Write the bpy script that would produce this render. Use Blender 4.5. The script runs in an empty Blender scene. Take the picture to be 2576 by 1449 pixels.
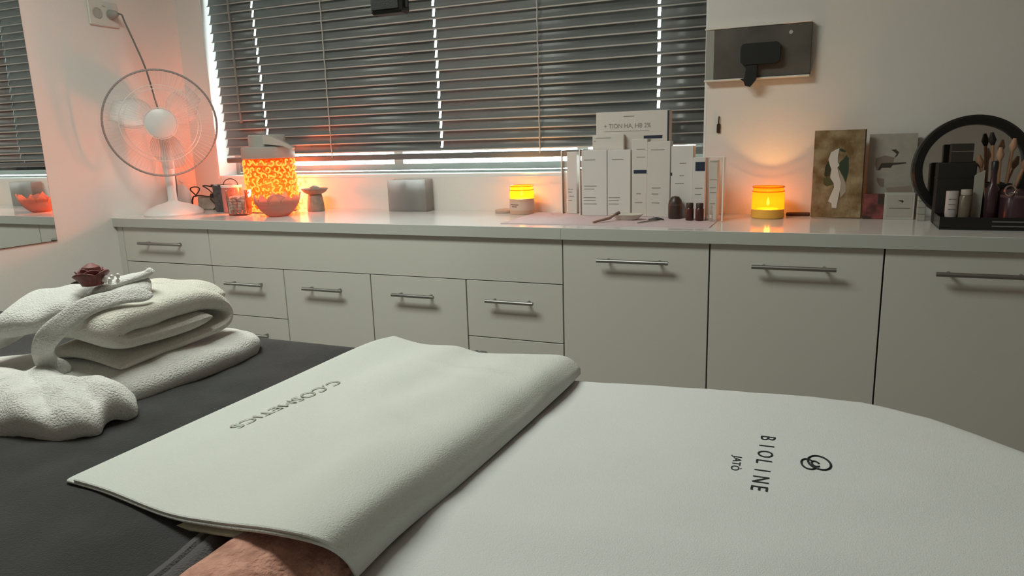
import bpy, math, random
from mathutils import Vector, Matrix, noise
from mathutils.bvhtree import BVHTree
random.seed(7)
PI = math.pi
sc = bpy.context.scene
COL = sc.collection

# ------------------------------------------------------------------ camera
cam_d = bpy.data.cameras.new('camera'); cam = bpy.data.objects.new('camera', cam_d); COL.objects.link(cam)
cam.location = (0.7319, -2.0917, 1.1261)
cam.rotation_euler = (math.radians(78.122), math.radians(1.733), math.radians(23.118))
cam_d.sensor_width = 36; cam_d.lens = 24.99; cam_d.clip_start = 0.01
sc.camera = cam

# ------------------------------------------------------------------ world, exposure
w = bpy.data.worlds.new('sky'); sc.world = w; w.use_nodes = True
w.node_tree.nodes['Background'].inputs[0].default_value = (0.84, 1.0, 0.97, 1)
w.node_tree.nodes['Background'].inputs[1].default_value = 22.0
sc.view_settings.view_transform = 'Standard'; sc.view_settings.look = 'None'
sc.view_settings.exposure = 0.0; sc.view_settings.gamma = 1.0; sc.view_settings.use_curve_mapping = False
sc.cycles.use_denoising = True
sc.cycles.max_bounces = 7; sc.cycles.transparent_max_bounces = 12; sc.cycles.use_adaptive_sampling = True; sc.cycles.adaptive_threshold = 0.025

FILL_POS = (-0.60, -1.15, 2.36); FILL_W = 31.0
ld = bpy.data.lights.new('ceiling_fill_light', 'AREA'); ld.shape = 'RECTANGLE'; ld.size = 1.1; ld.size_y = 0.5  # unseen fill light, added for the overall brightness of the room
ld.energy = FILL_W; ld.color = (0.94, 1.0, 0.90)
lo = bpy.data.objects.new('ceiling_fill_light', ld); COL.objects.link(lo); lo.location = (FILL_POS[0], FILL_POS[1], FILL_POS[2] - 0.035)

# ------------------------------------------------------------------ materials
MATS = {}
def mat(name, col, rough=0.6, metal=0.0, spec=0.5, emit=None, estr=0.0, var=0.0, vscale=20.0, bump=0.0, bscale=200.0,
        trans=0.0, alpha=1.0, sheen=0.0, col2=None, detail=4.0, coat=0.0, ior=1.45, sss=0.0):
    if name in MATS: return MATS[name]
    m = bpy.data.materials.new(name); m.use_nodes = True; nt = m.node_tree; b = nt.nodes['Principled BSDF']
    b.inputs['Base Color'].default_value = (*col, 1); b.inputs['Roughness'].default_value = rough
    b.inputs['Metallic'].default_value = metal; b.inputs['Specular IOR Level'].default_value = spec
    b.inputs['Transmission Weight'].default_value = trans; b.inputs['Alpha'].default_value = alpha
    b.inputs['IOR'].default_value = ior; b.inputs['Coat Weight'].default_value = coat
    if sheen: b.inputs['Sheen Weight'].default_value = sheen; b.inputs['Sheen Roughness'].default_value = 0.5
    if sss:
        b.inputs['Subsurface Weight'].default_value = sss; b.inputs['Subsurface Radius'].default_value = (0.02, 0.01, 0.006)
    if emit: b.inputs['Emission Color'].default_value = (*emit, 1); b.inputs['Emission Strength'].default_value = estr
    if var or col2:
        tc = nt.nodes.new('ShaderNodeTexCoord'); n = nt.nodes.new('ShaderNodeTexNoise'); n.inputs['Scale'].default_value = vscale
        n.inputs['Detail'].default_value = detail
        r = nt.nodes.new('ShaderNodeValToRGB')
        c2 = col2 if col2 else tuple(min(1, c * (1 - var)) for c in col)
        r.color_ramp.elements[0].position = 0.35; r.color_ramp.elements[1].position = 0.65
        r.color_ramp.elements[0].color = (*c2, 1); r.color_ramp.elements[1].color = (*col, 1)
        nt.links.new(tc.outputs['Object'], n.inputs['Vector']); nt.links.new(n.outputs['Fac'], r.inputs['Fac']); nt.links.new(r.outputs['Color'], b.inputs['Base Color'])
    if bump:
        tc = nt.nodes.new('ShaderNodeTexCoord'); n = nt.nodes.new('ShaderNodeTexNoise'); n.inputs['Scale'].default_value = bscale
        n.inputs['Detail'].default_value = 5.0
        bp = nt.nodes.new('ShaderNodeBump'); bp.inputs['Strength'].default_value = bump; bp.inputs['Distance'].default_value = 0.004
        nt.links.new(tc.outputs['Object'], n.inputs['Vector']); nt.links.new(n.outputs['Fac'], bp.inputs['Height']); nt.links.new(bp.outputs['Normal'], b.inputs['Normal'])
    MATS[name] = m
    return m

def thin_glass(name, tint=(1, 1, 1), opacity=0.0, rough=0.03, refl=1.0, tcol=None):
    """thin clear sheet: fresnel reflection over straight transmission, with a little diffuse haze"""
    if name in MATS: return MATS[name]
    m = bpy.data.materials.new(name); m.use_nodes = True; nt = m.node_tree; nt.nodes.remove(nt.nodes['Principled BSDF'])
    out = nt.nodes['Material Output']
    tr = nt.nodes.new('ShaderNodeBsdfTransparent'); tr.inputs[0].default_value = (*tint, 1)
    gl = nt.nodes.new('ShaderNodeBsdfGlossy'); gl.inputs['Roughness'].default_value = rough
    fr = nt.nodes.new('ShaderNodeFresnel'); fr.inputs[0].default_value = 1.0 + 0.45 * refl
    mx = nt.nodes.new('ShaderNodeMixShader')
    nt.links.new(fr.outputs[0], mx.inputs[0]); nt.links.new(tr.outputs[0], mx.inputs[1]); nt.links.new(gl.outputs[0], mx.inputs[2])
    last = mx
    if opacity:
        df = nt.nodes.new('ShaderNodeBsdfDiffuse'); df.inputs[0].default_value = (*(tcol or tint), 1)
        tl = nt.nodes.new('ShaderNodeBsdfTranslucent'); tl.inputs[0].default_value = (*(tcol or tint), 1)
        m1 = nt.nodes.new('ShaderNodeMixShader'); m1.inputs[0].default_value = 0.6
        nt.links.new(df.outputs[0], m1.inputs[1]); nt.links.new(tl.outputs[0], m1.inputs[2])
        m2 = nt.nodes.new('ShaderNodeMixShader'); m2.inputs[0].default_value = opacity
        nt.links.new(mx.outputs[0], m2.inputs[1]); nt.links.new(m1.outputs[0], m2.inputs[2]); last = m2
    nt.links.new(last.outputs[0], out.inputs['Surface'])
    MATS[name] = m
    return m

def emis(name, col, s):
    return mat(name, (0.02, 0.01, 0.005), 0.6, emit=col, estr=s)

M_wall = mat('wall_paint', (0.76, 0.74, 0.70), 0.75, bump=0.12, bscale=120)
M_ceil = mat('ceiling_paint', (0.8, 0.79, 0.76), 0.8)
M_floor = mat('floor_vinyl', (0.30, 0.25, 0.20), 0.5, var=0.3, vscale=6)
M_front = mat('cabinet_laminate', (0.65, 0.64, 0.59), 0.42, bump=0.03, bscale=300)
M_carc = mat('carcass_board', (0.20, 0.20, 0.18), 0.7)
M_top = mat('worktop_gloss', (0.76, 0.75, 0.73), 0.13, bump=0.015, bscale=60)
M_steel = mat('brushed_steel', (0.34, 0.34, 0.33), 0.42, metal=1.0)
M_frame = mat('window_aluminium', (0.42, 0.45, 0.42), 0.45, metal=0.3)
M_reveal = mat('reveal_paint', (0.78, 0.80, 0.79), 0.7)
M_slat = mat('slat_grey', (0.155, 0.162, 0.158), 0.34, var=0.15, vscale=4)
M_cordp = mat('ladder_cord', (0.42, 0.41, 0.38), 0.8)
M_white = mat('white_plastic', (0.80, 0.78, 0.76), 0.35)
M_outlet = mat('outlet_plastic', (0.66, 0.66, 0.61), 0.45)
M_black = mat('black_plastic', (0.012, 0.013, 0.013), 0.4)
M_dark = mat('dark_grey_plastic', (0.05, 0.05, 0.05), 0.45)
M_cable = mat('black_cable', (0.03, 0.025, 0.022), 0.5)
M_greycable = mat('grey_cable', (0.16, 0.16, 0.14), 0.6)
M_terry = mat('white_terry', (0.80, 0.795, 0.755), 0.95, sheen=0.3, bump=0.9, bscale=420, var=0.05, vscale=60)
M_terry2 = mat('cream_terry', (0.80, 0.775, 0.69), 0.95, sheen=0.3, bump=0.9, bscale=420, var=0.06, vscale=60)
M_sheet = mat('white_cotton', (0.65, 0.665, 0.66), 0.9, bump=0.25, bscale=700)
M_tow = mat('smooth_white_towel', (0.60, 0.62, 0.585), 0.92, sheen=0.15, bump=0.35, bscale=600)
M_blank = mat('charcoal_fleece', (0.033, 0.033, 0.034), 0.95, sheen=0.12, var=0.35, vscale=18, bump=0.5, bscale=500)
M_hem = mat('charcoal_hem', (0.085, 0.080, 0.082), 0.95, sheen=0.2, bump=0.6, bscale=500)
M_brown = mat('brown_plush', (0.66, 0.33, 0.24), 0.95, sheen=0.35, col2=(0.42, 0.19, 0.135), vscale=55, bump=1.0, bscale=160)
M_ink = mat('black_thread', (0.010, 0.016, 0.018), 0.8)
M_emb = mat('grey_thread', (0.33, 0.35, 0.29), 0.9)

# ------------------------------------------------------------------ mesh helpers
class MB:
    def __init__(s): s.v = []; s.f = []
    def add(s, vs, fs):
        o = len(s.v); s.v += [tuple(p) for p in vs]; s.f += [tuple(i + o for i in f) for f in fs]; return s
    def box(s, x0, x1, y0, y1, z0, z1, b=0.0):
        if b <= 0:
            vs = [(x, y, z) for z in (z0, z1) for y in (y0, y1) for x in (x0, x1)]
            return s.add(vs, [(0, 2, 3, 1), (4, 5, 7, 6), (0, 1, 5, 4), (2, 6, 7, 3), (0, 4, 6, 2), (1, 3, 7, 5)])
        # chamfered box
        P = {}; vs = []
        for ix, sx in enumerate((x0, x1)):
            for iy, sy in enumerate((y0, y1)):
                for iz, sz in enumerate((z0, z1)):
                    dx, dy, dz = (b, -b)[ix], (b, -b)[iy], (b, -b)[iz]
                    for a, p in enumerate(((sx, sy + dy, sz + dz), (sx + dx, sy, sz + dz), (sx + dx, sy + dy, sz))):
                        P[ix, iy, iz, a] = len(vs); vs.append(p)
        F = []
        for a in range(3):
            for side in (0, 1):
                idx = []
                for c, d in ((0, 0), (1, 0), (1, 1), (0, 1)):
                    k = [c, d]; k.insert(a, side); idx.append(P[(*k, a)])
                F.append(tuple(idx))
        for a in range(3):                       # edges along axis a
            o = [i for i in range(3) if i != a]
            for c in (0, 1):
                for d in (0, 1):
                    k0 = [0, 0, 0]; k0[o[0]] = c; k0[o[1]] = d; k1 = list(k0); k1[a] = 1
                    F.append((P[(*k0, o[0])], P[(*k0, o[1])], P[(*k1, o[1])], P[(*k1, o[0])]))
        for ix in (0, 1):
            for iy in (0, 1):
                for iz in (0, 1): F.append((P[ix, iy, iz, 0], P[ix, iy, iz, 1], P[ix, iy, iz, 2]))
        return s.add(vs, F)
    def lathe(s, prof, n=32, c=(0, 0, 0), cap=True, squash=1.0):
        vs = []; fs = []
        for r, z in prof:
            for k in range(n):
                a = 2 * PI * k / n; vs.append((c[0] + r * math.cos(a), c[1] + r * math.sin(a) * squash, c[2] + z))
        for i in range(len(prof) - 1):
            for k in range(n):
                k2 = (k + 1) % n; fs.append((i * n + k, i * n + k2, (i + 1) * n + k2, (i + 1) * n + k))
        if cap:
            fs.append(tuple(reversed(range(n)))); fs.append(tuple(range((len(prof) - 1) * n, len(prof) * n)))
        return s.add(vs, fs)
    def tube(s, pts, r, n=8, closed=False):
        pts = [Vector(p) for p in pts]; m = len(pts); vs = []; fs = []; up = None
        for i, p in enumerate(pts):
            a = pts[(i - 1) % m] if (i > 0 or closed) else p; b = pts[(i + 1) % m] if (i < m - 1 or closed) else p
            t = (b - a).normalized() if (b - a).length > 1e-9 else Vector((0, 0, 1))
            if up is None: up = Vector((0, 0, 1)) if abs(t.z) < 0.9 else Vector((1, 0, 0))
            u = (up - t * up.dot(t)); u = u.normalized() if u.length > 1e-6 else t.orthogonal().normalized(); up = u
            q = t.cross(u); rr = r[i] if isinstance(r, (list, tuple)) else r
            for k in range(n):
                an = 2 * PI * k / n; vs.append(p + (u * math.cos(an) + q * math.sin(an)) * rr)
        for i in range(m if closed else m - 1):
            j = (i + 1) % m
            for k in range(n):
                k2 = (k + 1) % n; fs.append((i * n + k, i * n + k2, j * n + k2, j * n + k))
        if not closed: fs += [tuple(reversed(range(n))), tuple(range((m - 1) * n, m * n))]
        return s.add(vs, fs)
    def prism(s, poly, z0, z1, M=None):
        n = len(poly); vs = [(x, y, z0) for x, y in poly] + [(x, y, z1) for x, y in poly]
        if M: vs = [M @ Vector(v) for v in vs]
        return s.add(vs, [tuple(reversed(range(n))), tuple(range(n, 2 * n))] + [(i, (i + 1) % n, n + (i + 1) % n, n + i) for i in range(n)])
    def grid(s, rows, closed_u=False):
        m = len(rows); n = len(rows[0]); vs = [p for r in rows for p in r]; fs = []
        for i in range(m - 1):
            for k in range(n if closed_u else n - 1):
                k2 = (k + 1) % n; fs.append((i * n + k, i * n + k2, (i + 1) * n + k2, (i + 1) * n + k))
        return s.add(vs, fs)
    def xf(s, M): s.v = [tuple(M @ Vector(p)) for p in s.v]; return s
    def build(s, name, m, parent=None, smooth=False, kind=None):
        me = bpy.data.meshes.new(name); me.from_pydata(s.v, [], s.f); me.validate(); me.update()
        import bmesh
        bm = bmesh.new(); bm.from_mesh(me); bmesh.ops.recalc_face_normals(bm, faces=bm.faces); bm.to_mesh(me); bm.free()
        if smooth:
            me.polygons.foreach_set('use_smooth', [True] * len(me.polygons))
            try: me.set_sharp_from_angle(angle=math.radians(40))
            except Exception: pass
        if m: me.materials.append(m)
        o = bpy.data.objects.new(name, me); COL.objects.link(o)
        if parent: o.parent = parent
        if kind: o['kind'] = kind
        return o

def tag(o, label, cat, group=None, kind=None):
    o['label'] = label; o['category'] = cat
    if group: o['group'] = group
    if kind: o['kind'] = kind
    return o
def thing(name, label, cat, loc=(0, 0, 0), rz=0.0, group=None):
    o = bpy.data.objects.new(name, None); COL.objects.link(o); o.location = loc; o.rotation_euler = (0, 0, rz); o.empty_display_size = 0.05
    return tag(o, label, cat, group)
def copy_obj(o, parent=None, loc=None):
    c = o.copy(); COL.objects.link(c)
    if parent: c.parent = parent
    if loc is not None: c.location = loc
    return c
def sub(o, lv=1):
    md = o.modifiers.new('sub', 'SUBSURF'); md.levels = lv; md.render_levels = lv; return o
def catmull(pts, n):
    P = [Vector(p) for p in pts]; P = [P[0] * 2 - P[1]] + P + [P[-1] * 2 - P[-2]]; out = []; segs = len(P) - 3
    for k in range(n):
        t = k / (n - 1) * segs; i = min(int(t), segs - 1); t -= i; a, b, c, d = P[i:i + 4]
        out.append(0.5 * ((2 * b) + (c - a) * t + (2 * a - 5 * b + 4 * c - d) * t * t + (3 * b - a - 3 * c + d) * t ** 3))
    return out
def text_geo(s, size, sx=1.0):
    cu = bpy.data.curves.new('tmp', 'FONT'); cu.body = s; cu.size = size; cu.resolution_u = 3
    ob = bpy.data.objects.new('tmp', cu); COL.objects.link(ob)
    dg = bpy.context.evaluated_depsgraph_get(); me = bpy.data.meshes.new_from_object(ob.evaluated_get(dg))
    vs = [(v.co.x * sx, v.co.y) for v in me.vertices]; fs = [tuple(p.vertices) for p in me.polygons]
    bpy.data.objects.remove(ob); bpy.data.curves.remove(cu); bpy.data.meshes.remove(me)
    return vs, fs
def text_box(vs, fs, fn):
    """flat lettering; fn maps (tx,ty) to a point"""
    mb = MB(); mb.add([fn(x, y) for x, y in vs], fs); return mb

# ------------------------------------------------------------------ the setting
XL, XR, YB, YF, ZC = -1.99, 2.9, 0.45, -4.0, 2.4
XE = 1.37          # right end of the cabinet run
WX0, WX1, WZ0, WZ1 = -1.846, 0.366, 0.984, 2.10
ZT = 0.85
def struct(name, mb, m, label, cat, smooth=False):
    return tag(mb.build(name, m, None, smooth), label, cat, kind='structure')
struct('floor', MB().box(XL - .1, XR + .1, YF - .1, YB + .25, -0.05, 0), M_floor, 'brown vinyl floor under the treatment bed', 'floor')
struct('ceiling', MB().box(XL - .1, XR + .1, YF - .1, YB + .25, ZC, ZC + .05), M_ceil, 'plain white ceiling over the room', 'ceiling')
struct('wall_left', MB().box(XL - .1, XL, YF - .1, YB, 0, ZC), M_wall, 'pale plastered side wall behind the white fan', 'wall')
struct('wall_right', MB().box(XR, XR + .1, YF - .1, YB, 0, ZC), M_wall, 'pale side wall beyond the right end of the worktop', 'wall')
struct('wall_front', MB().box(XL, XR, YF - .1, YF, 0, ZC), M_wall, 'pale wall behind the camera', 'wall')
wb = MB()
wb.box(XL - .1, WX0, YB, YB + .25, 0, ZC); wb.box(WX1, XR + .1, YB, YB + .25, 0, ZC)
wb.box(WX0, WX1, YB, YB + .25, 0, WZ0); wb.box(WX0, WX1, YB, YB + .25, WZ1, ZC)
struct('wall_back', wb, M_wall, 'pale plastered wall around the wide window above the worktop', 'wall')
# window: sill, jamb linings, frame, sashes and panes
win = bpy.data.objects.new('window_1', None); COL.objects.link(win); win.location = (0, 0.56, WZ0)
tag(win, 'wide aluminium sliding window behind the grey slatted blind', 'window', kind='structure')
def W(n, mb, m, p=None): return mb.build(n, m, p or win)
W('window_sill', MB().box(WX0 + .001, WX1 - .001, -0.10, 0.10, 0.0, 0.012), M_reveal)
W('jamb_lining', MB().box(WX0 + .0005, WX0 + .008, -0.109, 0.10, 0.012, WZ1 - WZ0 - .002), M_reveal)
W('jamb_lining', MB().box(WX1 - .008, WX1 - .0005, -0.109, 0.10, 0.012, WZ1 - WZ0 - .002), M_reveal)
fr = MB().box(WX0 + .008, WX1 - .008, 0, .05, .012, .020).box(WX0 + .008, WX1 - .008, 0, .05, 1.07, 1.10)
fr.box(WX0 + .008, WX0 + .03, 0, .05, .02, 1.07).box(WX1 - .03, WX1 - .008, 0, .05, .02, 1.07)
W('window_frame', fr, M_frame)
xs = [WX0 + .03, -0.935, -0.11, WX1 - .03]
for i in range(3):
    a, b = xs[i], xs[i + 1]
    s_ = MB().box(a, b, .008, .034, .024, .050).box(a, b, .008, .034, 1.03, 1.07).box(a, a + .022, .008, .034, .050, 1.03).box(b - .022, b, .008, .034, .050, 1.03)
    so = W('sash', s_, M_frame)
    W('pane', MB().box(a + .022, b - .022, .019, .023, .050, 1.03), thin_glass('window_glass'), so)

# baseboard-free plinth and fascia
struct('trim_1', MB().box(-1.4755, -0.0015, 0.0, 0.018, 0.6685, 0.8125), M_front, 'plain pale fascia board under the middle of the worktop', 'panel')
struct('trim_2', MB().box(XL + .001, -1.957, 0.001, 0.018, 0.0, 0.8125), M_front, 'narrow filler strip between the side wall and the drawers', 'panel')
struct('trim_4', MB().box(1.351, 1.368, 0.0, YB - .002, 0.0, 0.8125), M_front, 'pale end panel closing the cabinet run on the right', 'panel')
struct('trim_3', MB().box(XL + .001, XE - .021, 0.05, 0.066, 0.0, 0.095), M_carc, 'recessed dark plinth under the cabinets', 'plinth')

# ------------------------------------------------------------------ worktop and cabinets
t = thing('worktop', 'long glossy white worktop running under the window', 'worktop', (0, .2, ZT))
MB().box(XL + .001, XE, -0.2135, YB - .201, -.036, 0, 0.0012).build('slab', M_top, t)
MB().box(XL + .001, 0.0, -0.2150, -.2136, -.036, -.0006).build('edge_band', mat('edge_shaded', (.52, .535, .50), .4), t)  # strip coloured darker to paint in the shade on the front edge
MB().box(0.001, XE, -0.2150, -.2136, -.036, -.0006).build('edge_band', MATS['edge_shaded'], t)  # same darker strip, painting in the shade on the front edge

def handle(x0, x1, z, parent):
    mb = MB().tube([(x0, -.030, z), (x0 + .003, -.030, z), (x1 - .003, -.030, z), (x1, -.030, z)], 0.0060, 10)
    d = (x1 - x0) * 0.14
    for x in (x0 + d, x1 - d): mb.tube([(x, -.030, z), (x, .001, z)], 0.0045, 8)
    return mb.build('handle', M_steel, parent, True)
def cabinet(name, label, x0, x1, fronts, ztop, cat='cabinet', group=None):
    t = thing(name, label, cat, (0, 0, 0), group=group); t.location = ((x0 + x1) / 2, 0.2, 0.0)
    mv = Matrix.Translation((-(x0 + x1) / 2, -0.2, 0))
    MB().box(x0 + .0005, x1 - .0005, .0195, YB - .003, .096, ztop).xf(mv).build('body', M_carc, t)
    for kind, z0, z1, hx0, hx1, hz in fronts:
        f = MB().box(x0 + .0021, x1 - .0021, 0, .018, z0 + .0016, z1 - .0016, .0008).xf(mv).build(kind, M_front, t)
        if hx0 is not None:
            h = handle(hx0, hx1, hz, f); h.data.transform(mv)
    return t
cabinet('drawer_unit', 'pale drawer unit in the corner below the white fan', -1.955, -1.477,
        [('drawer_front', .667, .814, -1.838, -1.598, .750), ('drawer_front', .471, .667, -1.846, -1.606, .592), ('drawer_front', .283, .471, -1.846, -1.606, .40), ('drawer_front', .1, .283, -1.846, -1.606, .21)], .8125, 'drawers')
cabinet('drawer_unit', 'narrow drawer unit just right of the corner drawers, partly behind the towels', -1.477, -1.12,
        [('drawer_front', .471, .667, -1.391, -1.205, .605), ('drawer_front', .283, .471, -1.391, -1.200, .403), ('drawer_front', .1, .283, -1.391, -1.2, .22)], .666, 'drawers')
cabinet('base_cabinet', 'narrow cabinet with one plain door, left of its twin under the fascia', -1.12, -.728,
        [('door', .1, .667, -1.013, -.837, .604)], .666)
cabinet('base_cabinet', 'narrow plain-door cabinet directly behind the raised corner of the folded towel', -.728, -.345,
        [('door', .1, .667, -.624, -.457, .604)], .666)
cabinet('drawer_unit', 'narrow drawer unit beside the tall doors, with a seam low on its front', -.345, 0,
        [('drawer_front', .471, .667, -.262, -.093, .604), ('drawer_front', .283, .471, -.262, -.093, .41), ('drawer_front', .1, .283, -.262, -.093, .22)], .666, 'drawers')
cabinet('base_cabinet', 'tall-door cabinet below the white product boxes', 0, .45, [('door', .1, .8135, .119, .336, .754)], .8125)
cabinet('base_cabinet', 'tall-door cabinet below the glowing candle jar by the picture', .45, .90, [('door', .1, .8135, .569, .786, .754)], .8125)
cabinet('base_cabinet', 'tall-door cabinet at the right edge below the round mirror', .90, 1.35, [('door', .1, .8135, 1.018, 1.235, .754)], .8125)

# ------------------------------------------------------------------ ceiling fill lamp (unseen, added to brighten the room)
t = thing('ceiling_fill_lamp', 'unseen fill lamp added on the ceiling above the bed', 'lamp', (FILL_POS[0], FILL_POS[1], ZC))
MB().box(-.58, .58, -.28, .28, -.035, -.001, .004).build('fill_lamp_housing', M_white, t)
MB().box(-.55, .55, -.25, .25, -.040, -.0352).build('fill_lamp_diffuser', emis('fill_diffuser', (.94, 1, .90), 1.2), t)

# ------------------------------------------------------------------ wall mirror, outlet
t = thing('wall_mirror', 'large frameless mirror on the left wall reflecting the blind', 'mirror', (XL + .001, -0.9, 0.79))
M_mir = mat('mirror_silver', (0.86, 0.87, 0.86), 0.015, metal=1.0)
MB().box(0.004, .006, -.633, .6335, .002, 1.2).build('glass', M_mir, t)
MB().box(0.0, .004, -.635, .6355, 0, 1.202).build('backing', mat('mirror_edge', (0.10, 0.09, 0.08), 0.5), t)

t = thing('wall_outlet', 'white double wall socket above the fan', 'socket', (XL + .001, 0.075, 1.672))
MB().box(0, .009, -.066, .066, -.048, .048, .003).build('plate', M_outlet, t)
for yy in (-.03, .03):
    g = MB().lathe([(.021, 0), (.021, .003), (.017, .003), (.016, .001)], 24).xf(Matrix.Translation((.009, yy, 0)) @ Matrix.Rotation(PI / 2, 4, 'Y')).build('socket_face', mat('socket_grey', (.42, .42, .38), .5), t, True)
MB().box(.009, .013, -.006, .006, .030, .042).build('switch', M_outlet, t)

# ------------------------------------------------------------------ blind
PITCH = 0.0385; ZS0 = 1.088; NS = 25; BX0, BX1 = -1.842, 0.362
t = thing('venetian_blind', 'wide grey venetian blind with closed slats in the window', 'blind', ((BX0 + BX1) / 2, 0.485, 1.05))
HOLES = [-1.597, -0.695, 0.193]
cx = (BX0 + BX1) / 2
brk = [BX0]
for h in HOLES: brk += [h - .0052, h + .0052]
brk += [BX1]
prof = [(.0075, .0505), (.0055, .041), (.0033, .031), (.0008, .021), (-.0020, .0115), (-.0048, .0048), (-.0100, .0034), (-.0108, -.0012)]   # (y, z) of the slat from the window side down to its lip
rows = [[(x - cx, y, z) for x in brk] for y, z in prof]
mb = MB(); n = len(brk)
vs = [p for r in rows for p in r]; fs = []
for i in range(len(rows) - 1):
    for k in range(n - 1):
        if k % 2 == 1 and 1 <= i <= 3: continue
        fs.append((i * n + k, i * n + k + 1, (i + 1) * n + k + 1, (i + 1) * n + k))
mb.add(vs, fs)
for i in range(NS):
    z = ZS0 + i * PITCH + (random.random() - .5) * .003 - 1.05
    if i == 0:
        s0 = mb.build('slat', M_slat, t, True); s0.data.materials.append(mat('slat_lip_daylit', (.46, .465, .44), .45))  # pale lip colour stands in for daylight catching the slat edges
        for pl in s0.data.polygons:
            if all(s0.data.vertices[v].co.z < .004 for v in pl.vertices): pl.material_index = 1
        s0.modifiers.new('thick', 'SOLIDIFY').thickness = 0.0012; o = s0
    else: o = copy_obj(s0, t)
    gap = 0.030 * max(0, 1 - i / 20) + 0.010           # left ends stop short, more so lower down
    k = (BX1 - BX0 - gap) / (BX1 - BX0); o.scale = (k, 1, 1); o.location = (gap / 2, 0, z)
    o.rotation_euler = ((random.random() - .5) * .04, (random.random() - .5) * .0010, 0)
zb = ZS0 - 1.05
MB().box(BX0 - cx + .036, BX1 - cx, -.016, .016, zb - .034, zb - .010, .004).build('bottom_rail', M_slat, t)
MB().box(BX0 - cx + .002, BX1 - cx, -.020, .020, ZS0 + NS * PITCH + .006 - 1.05, ZS0 + NS * PITCH + .038 - 1.05, .003).build('head_rail', M_slat, t)
for x in (-1.205, -0.247):
    pts = [(x - cx + .0012 * math.sin(k * 1.7), -.0185 - .001 * math.sin(k * PI), zb - .02 + k * PITCH * .5) for k in range(2 * NS + 2)]
    MB().tube(pts, .0026, 6).build('ladder_cord', M_cordp, t, True)
for x in HOLES:
    MB().tube([(x - cx, .004, zb - .02), (x - cx, .004, zb + NS * PITCH)], .0009, 6).build('lift_cord', M_cordp, t)
wd = MB().tube([(-1.690 - cx, -.028, .92), (-1.684 - cx, -.030, .60), (-1.680 - cx, -.030, .19)], .0042, 8)
wd.tube([(-1.680 - cx, -.030, .19), (-1.678 - cx, -.031, .183)], .0065, 8)
wd.build('wand', mat('wand_grey', (.24, .23, .21), .3), t, True)

# dark boxes hung in front of the blind / on the wall
t = thing('hanging_speaker', 'small black box at the top edge in front of the blind', 'speaker', (-0.2015, -0.6, 1.415))
MB().box(-.042, .042, -.02, .02, 0, .12, .005).build('body', mat('speaker_black', (.018, .019, .019), .6), t)
MB().box(-.036, .036, -.023, -.0202, .008, .112, .001).build('front_cloth', mat('speaker_cloth', (.024, .025, .024), .9, bump=.6, bscale=600), t)
MB().tube([(.045, .0, .012), (.046, .0, .98)], .004, 8).build('hanging_rod', M_dark, t)
MB().box(.01, .08, -.02, .02, .977, .984).build('ceiling_plate', M_dark, t)

t = thing('wall_screen', 'dark flat screen on a bracket right of the window', 'screen', (0.538, 0.432, 1.293))
MB().box(-.148, .148, -.012, .008, .003, .160, .002).build('panel', mat('screen_grey', (.13, .12, .105), .30, var=.35, vscale=9), t)
MB().box(-.178, .146, -.014, .014, -.003, .0028, .001).build('edge_strip', mat('pale_edge', (.78, .76, .70), .3), t)
MB().box(-.178, .146, -.014, .014, .1602, .1655, .001).build('edge_strip', MATS['pale_edge'], t)
MB().box(-.174, -.1484, -.010, .010, .003, .160).build('side_strip', mat('grey_strip', (.33, .33, .30), .45), t)
MB().box(-.06, .06, .0085, .0175, .03, .13).build('wall_bracket', M_dark, t)
c = MB().lathe([(.006, -.0006), (.006, .0006)], 16).xf(Matrix.Translation((.086, -.0132, .134)) @ Matrix.Rotation(PI / 2, 4, 'X'))
c.build('indicator', mat('indicator_pale', (.45, .48, .46), .4), t)
hp = MB()
def rrect(x0, x1, z0, z1, r, n=5):
    out = []
    for cx_, cz_, a0 in ((x1 - r, z1 - r, 0), (x0 + r, z1 - r, PI / 2), (x0 + r, z0 + r, PI), (x1 - r, z0 + r, 1.5 * PI)):
        for k in range(n + 1): a = a0 + k / n * PI / 2; out.append((cx_ + r * math.cos(a), cz_ + r * math.sin(a)))
    return out
RX = Matrix.Rotation(PI / 2, 4, 'X')      # (x,y,z) -> (x,-z,y)
t2 = thing('screen_mount_arm', 'black jointed holder in front of the dark wall screen', 'holder', (0.538, 0.405, 1.272))
MB().prism(rrect(-.062, .058, .063, .128, .014), -.014, .010, RX).build('head', M_black, t2)
MB().prism([(-.045, -.002), (-.030, -.006), (-.012, .016), (-.010, .066), (-.042, .066), (-.048, .022), (-.062, .020), (-.050, .012)], -.008, .006, RX).build('stem', M_black, t2)

t = thing('wall_hook', 'little dark metal key hook on the wall right of the window', 'hook', (0.408, YB - .001, 1.123))
MB().prism(rrect(-.006, .006, 0, .030, .003), 0, .004, RX).build('plate', mat('hook_bronze', (.06, .045, .03), .4, metal=.6), t)
MB().tube([(0, -.004, .028), (0, -.006, .04), (.001, -.004, .055)], .0022, 8).build('pin', MATS['hook_bronze'], t, True)

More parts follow.
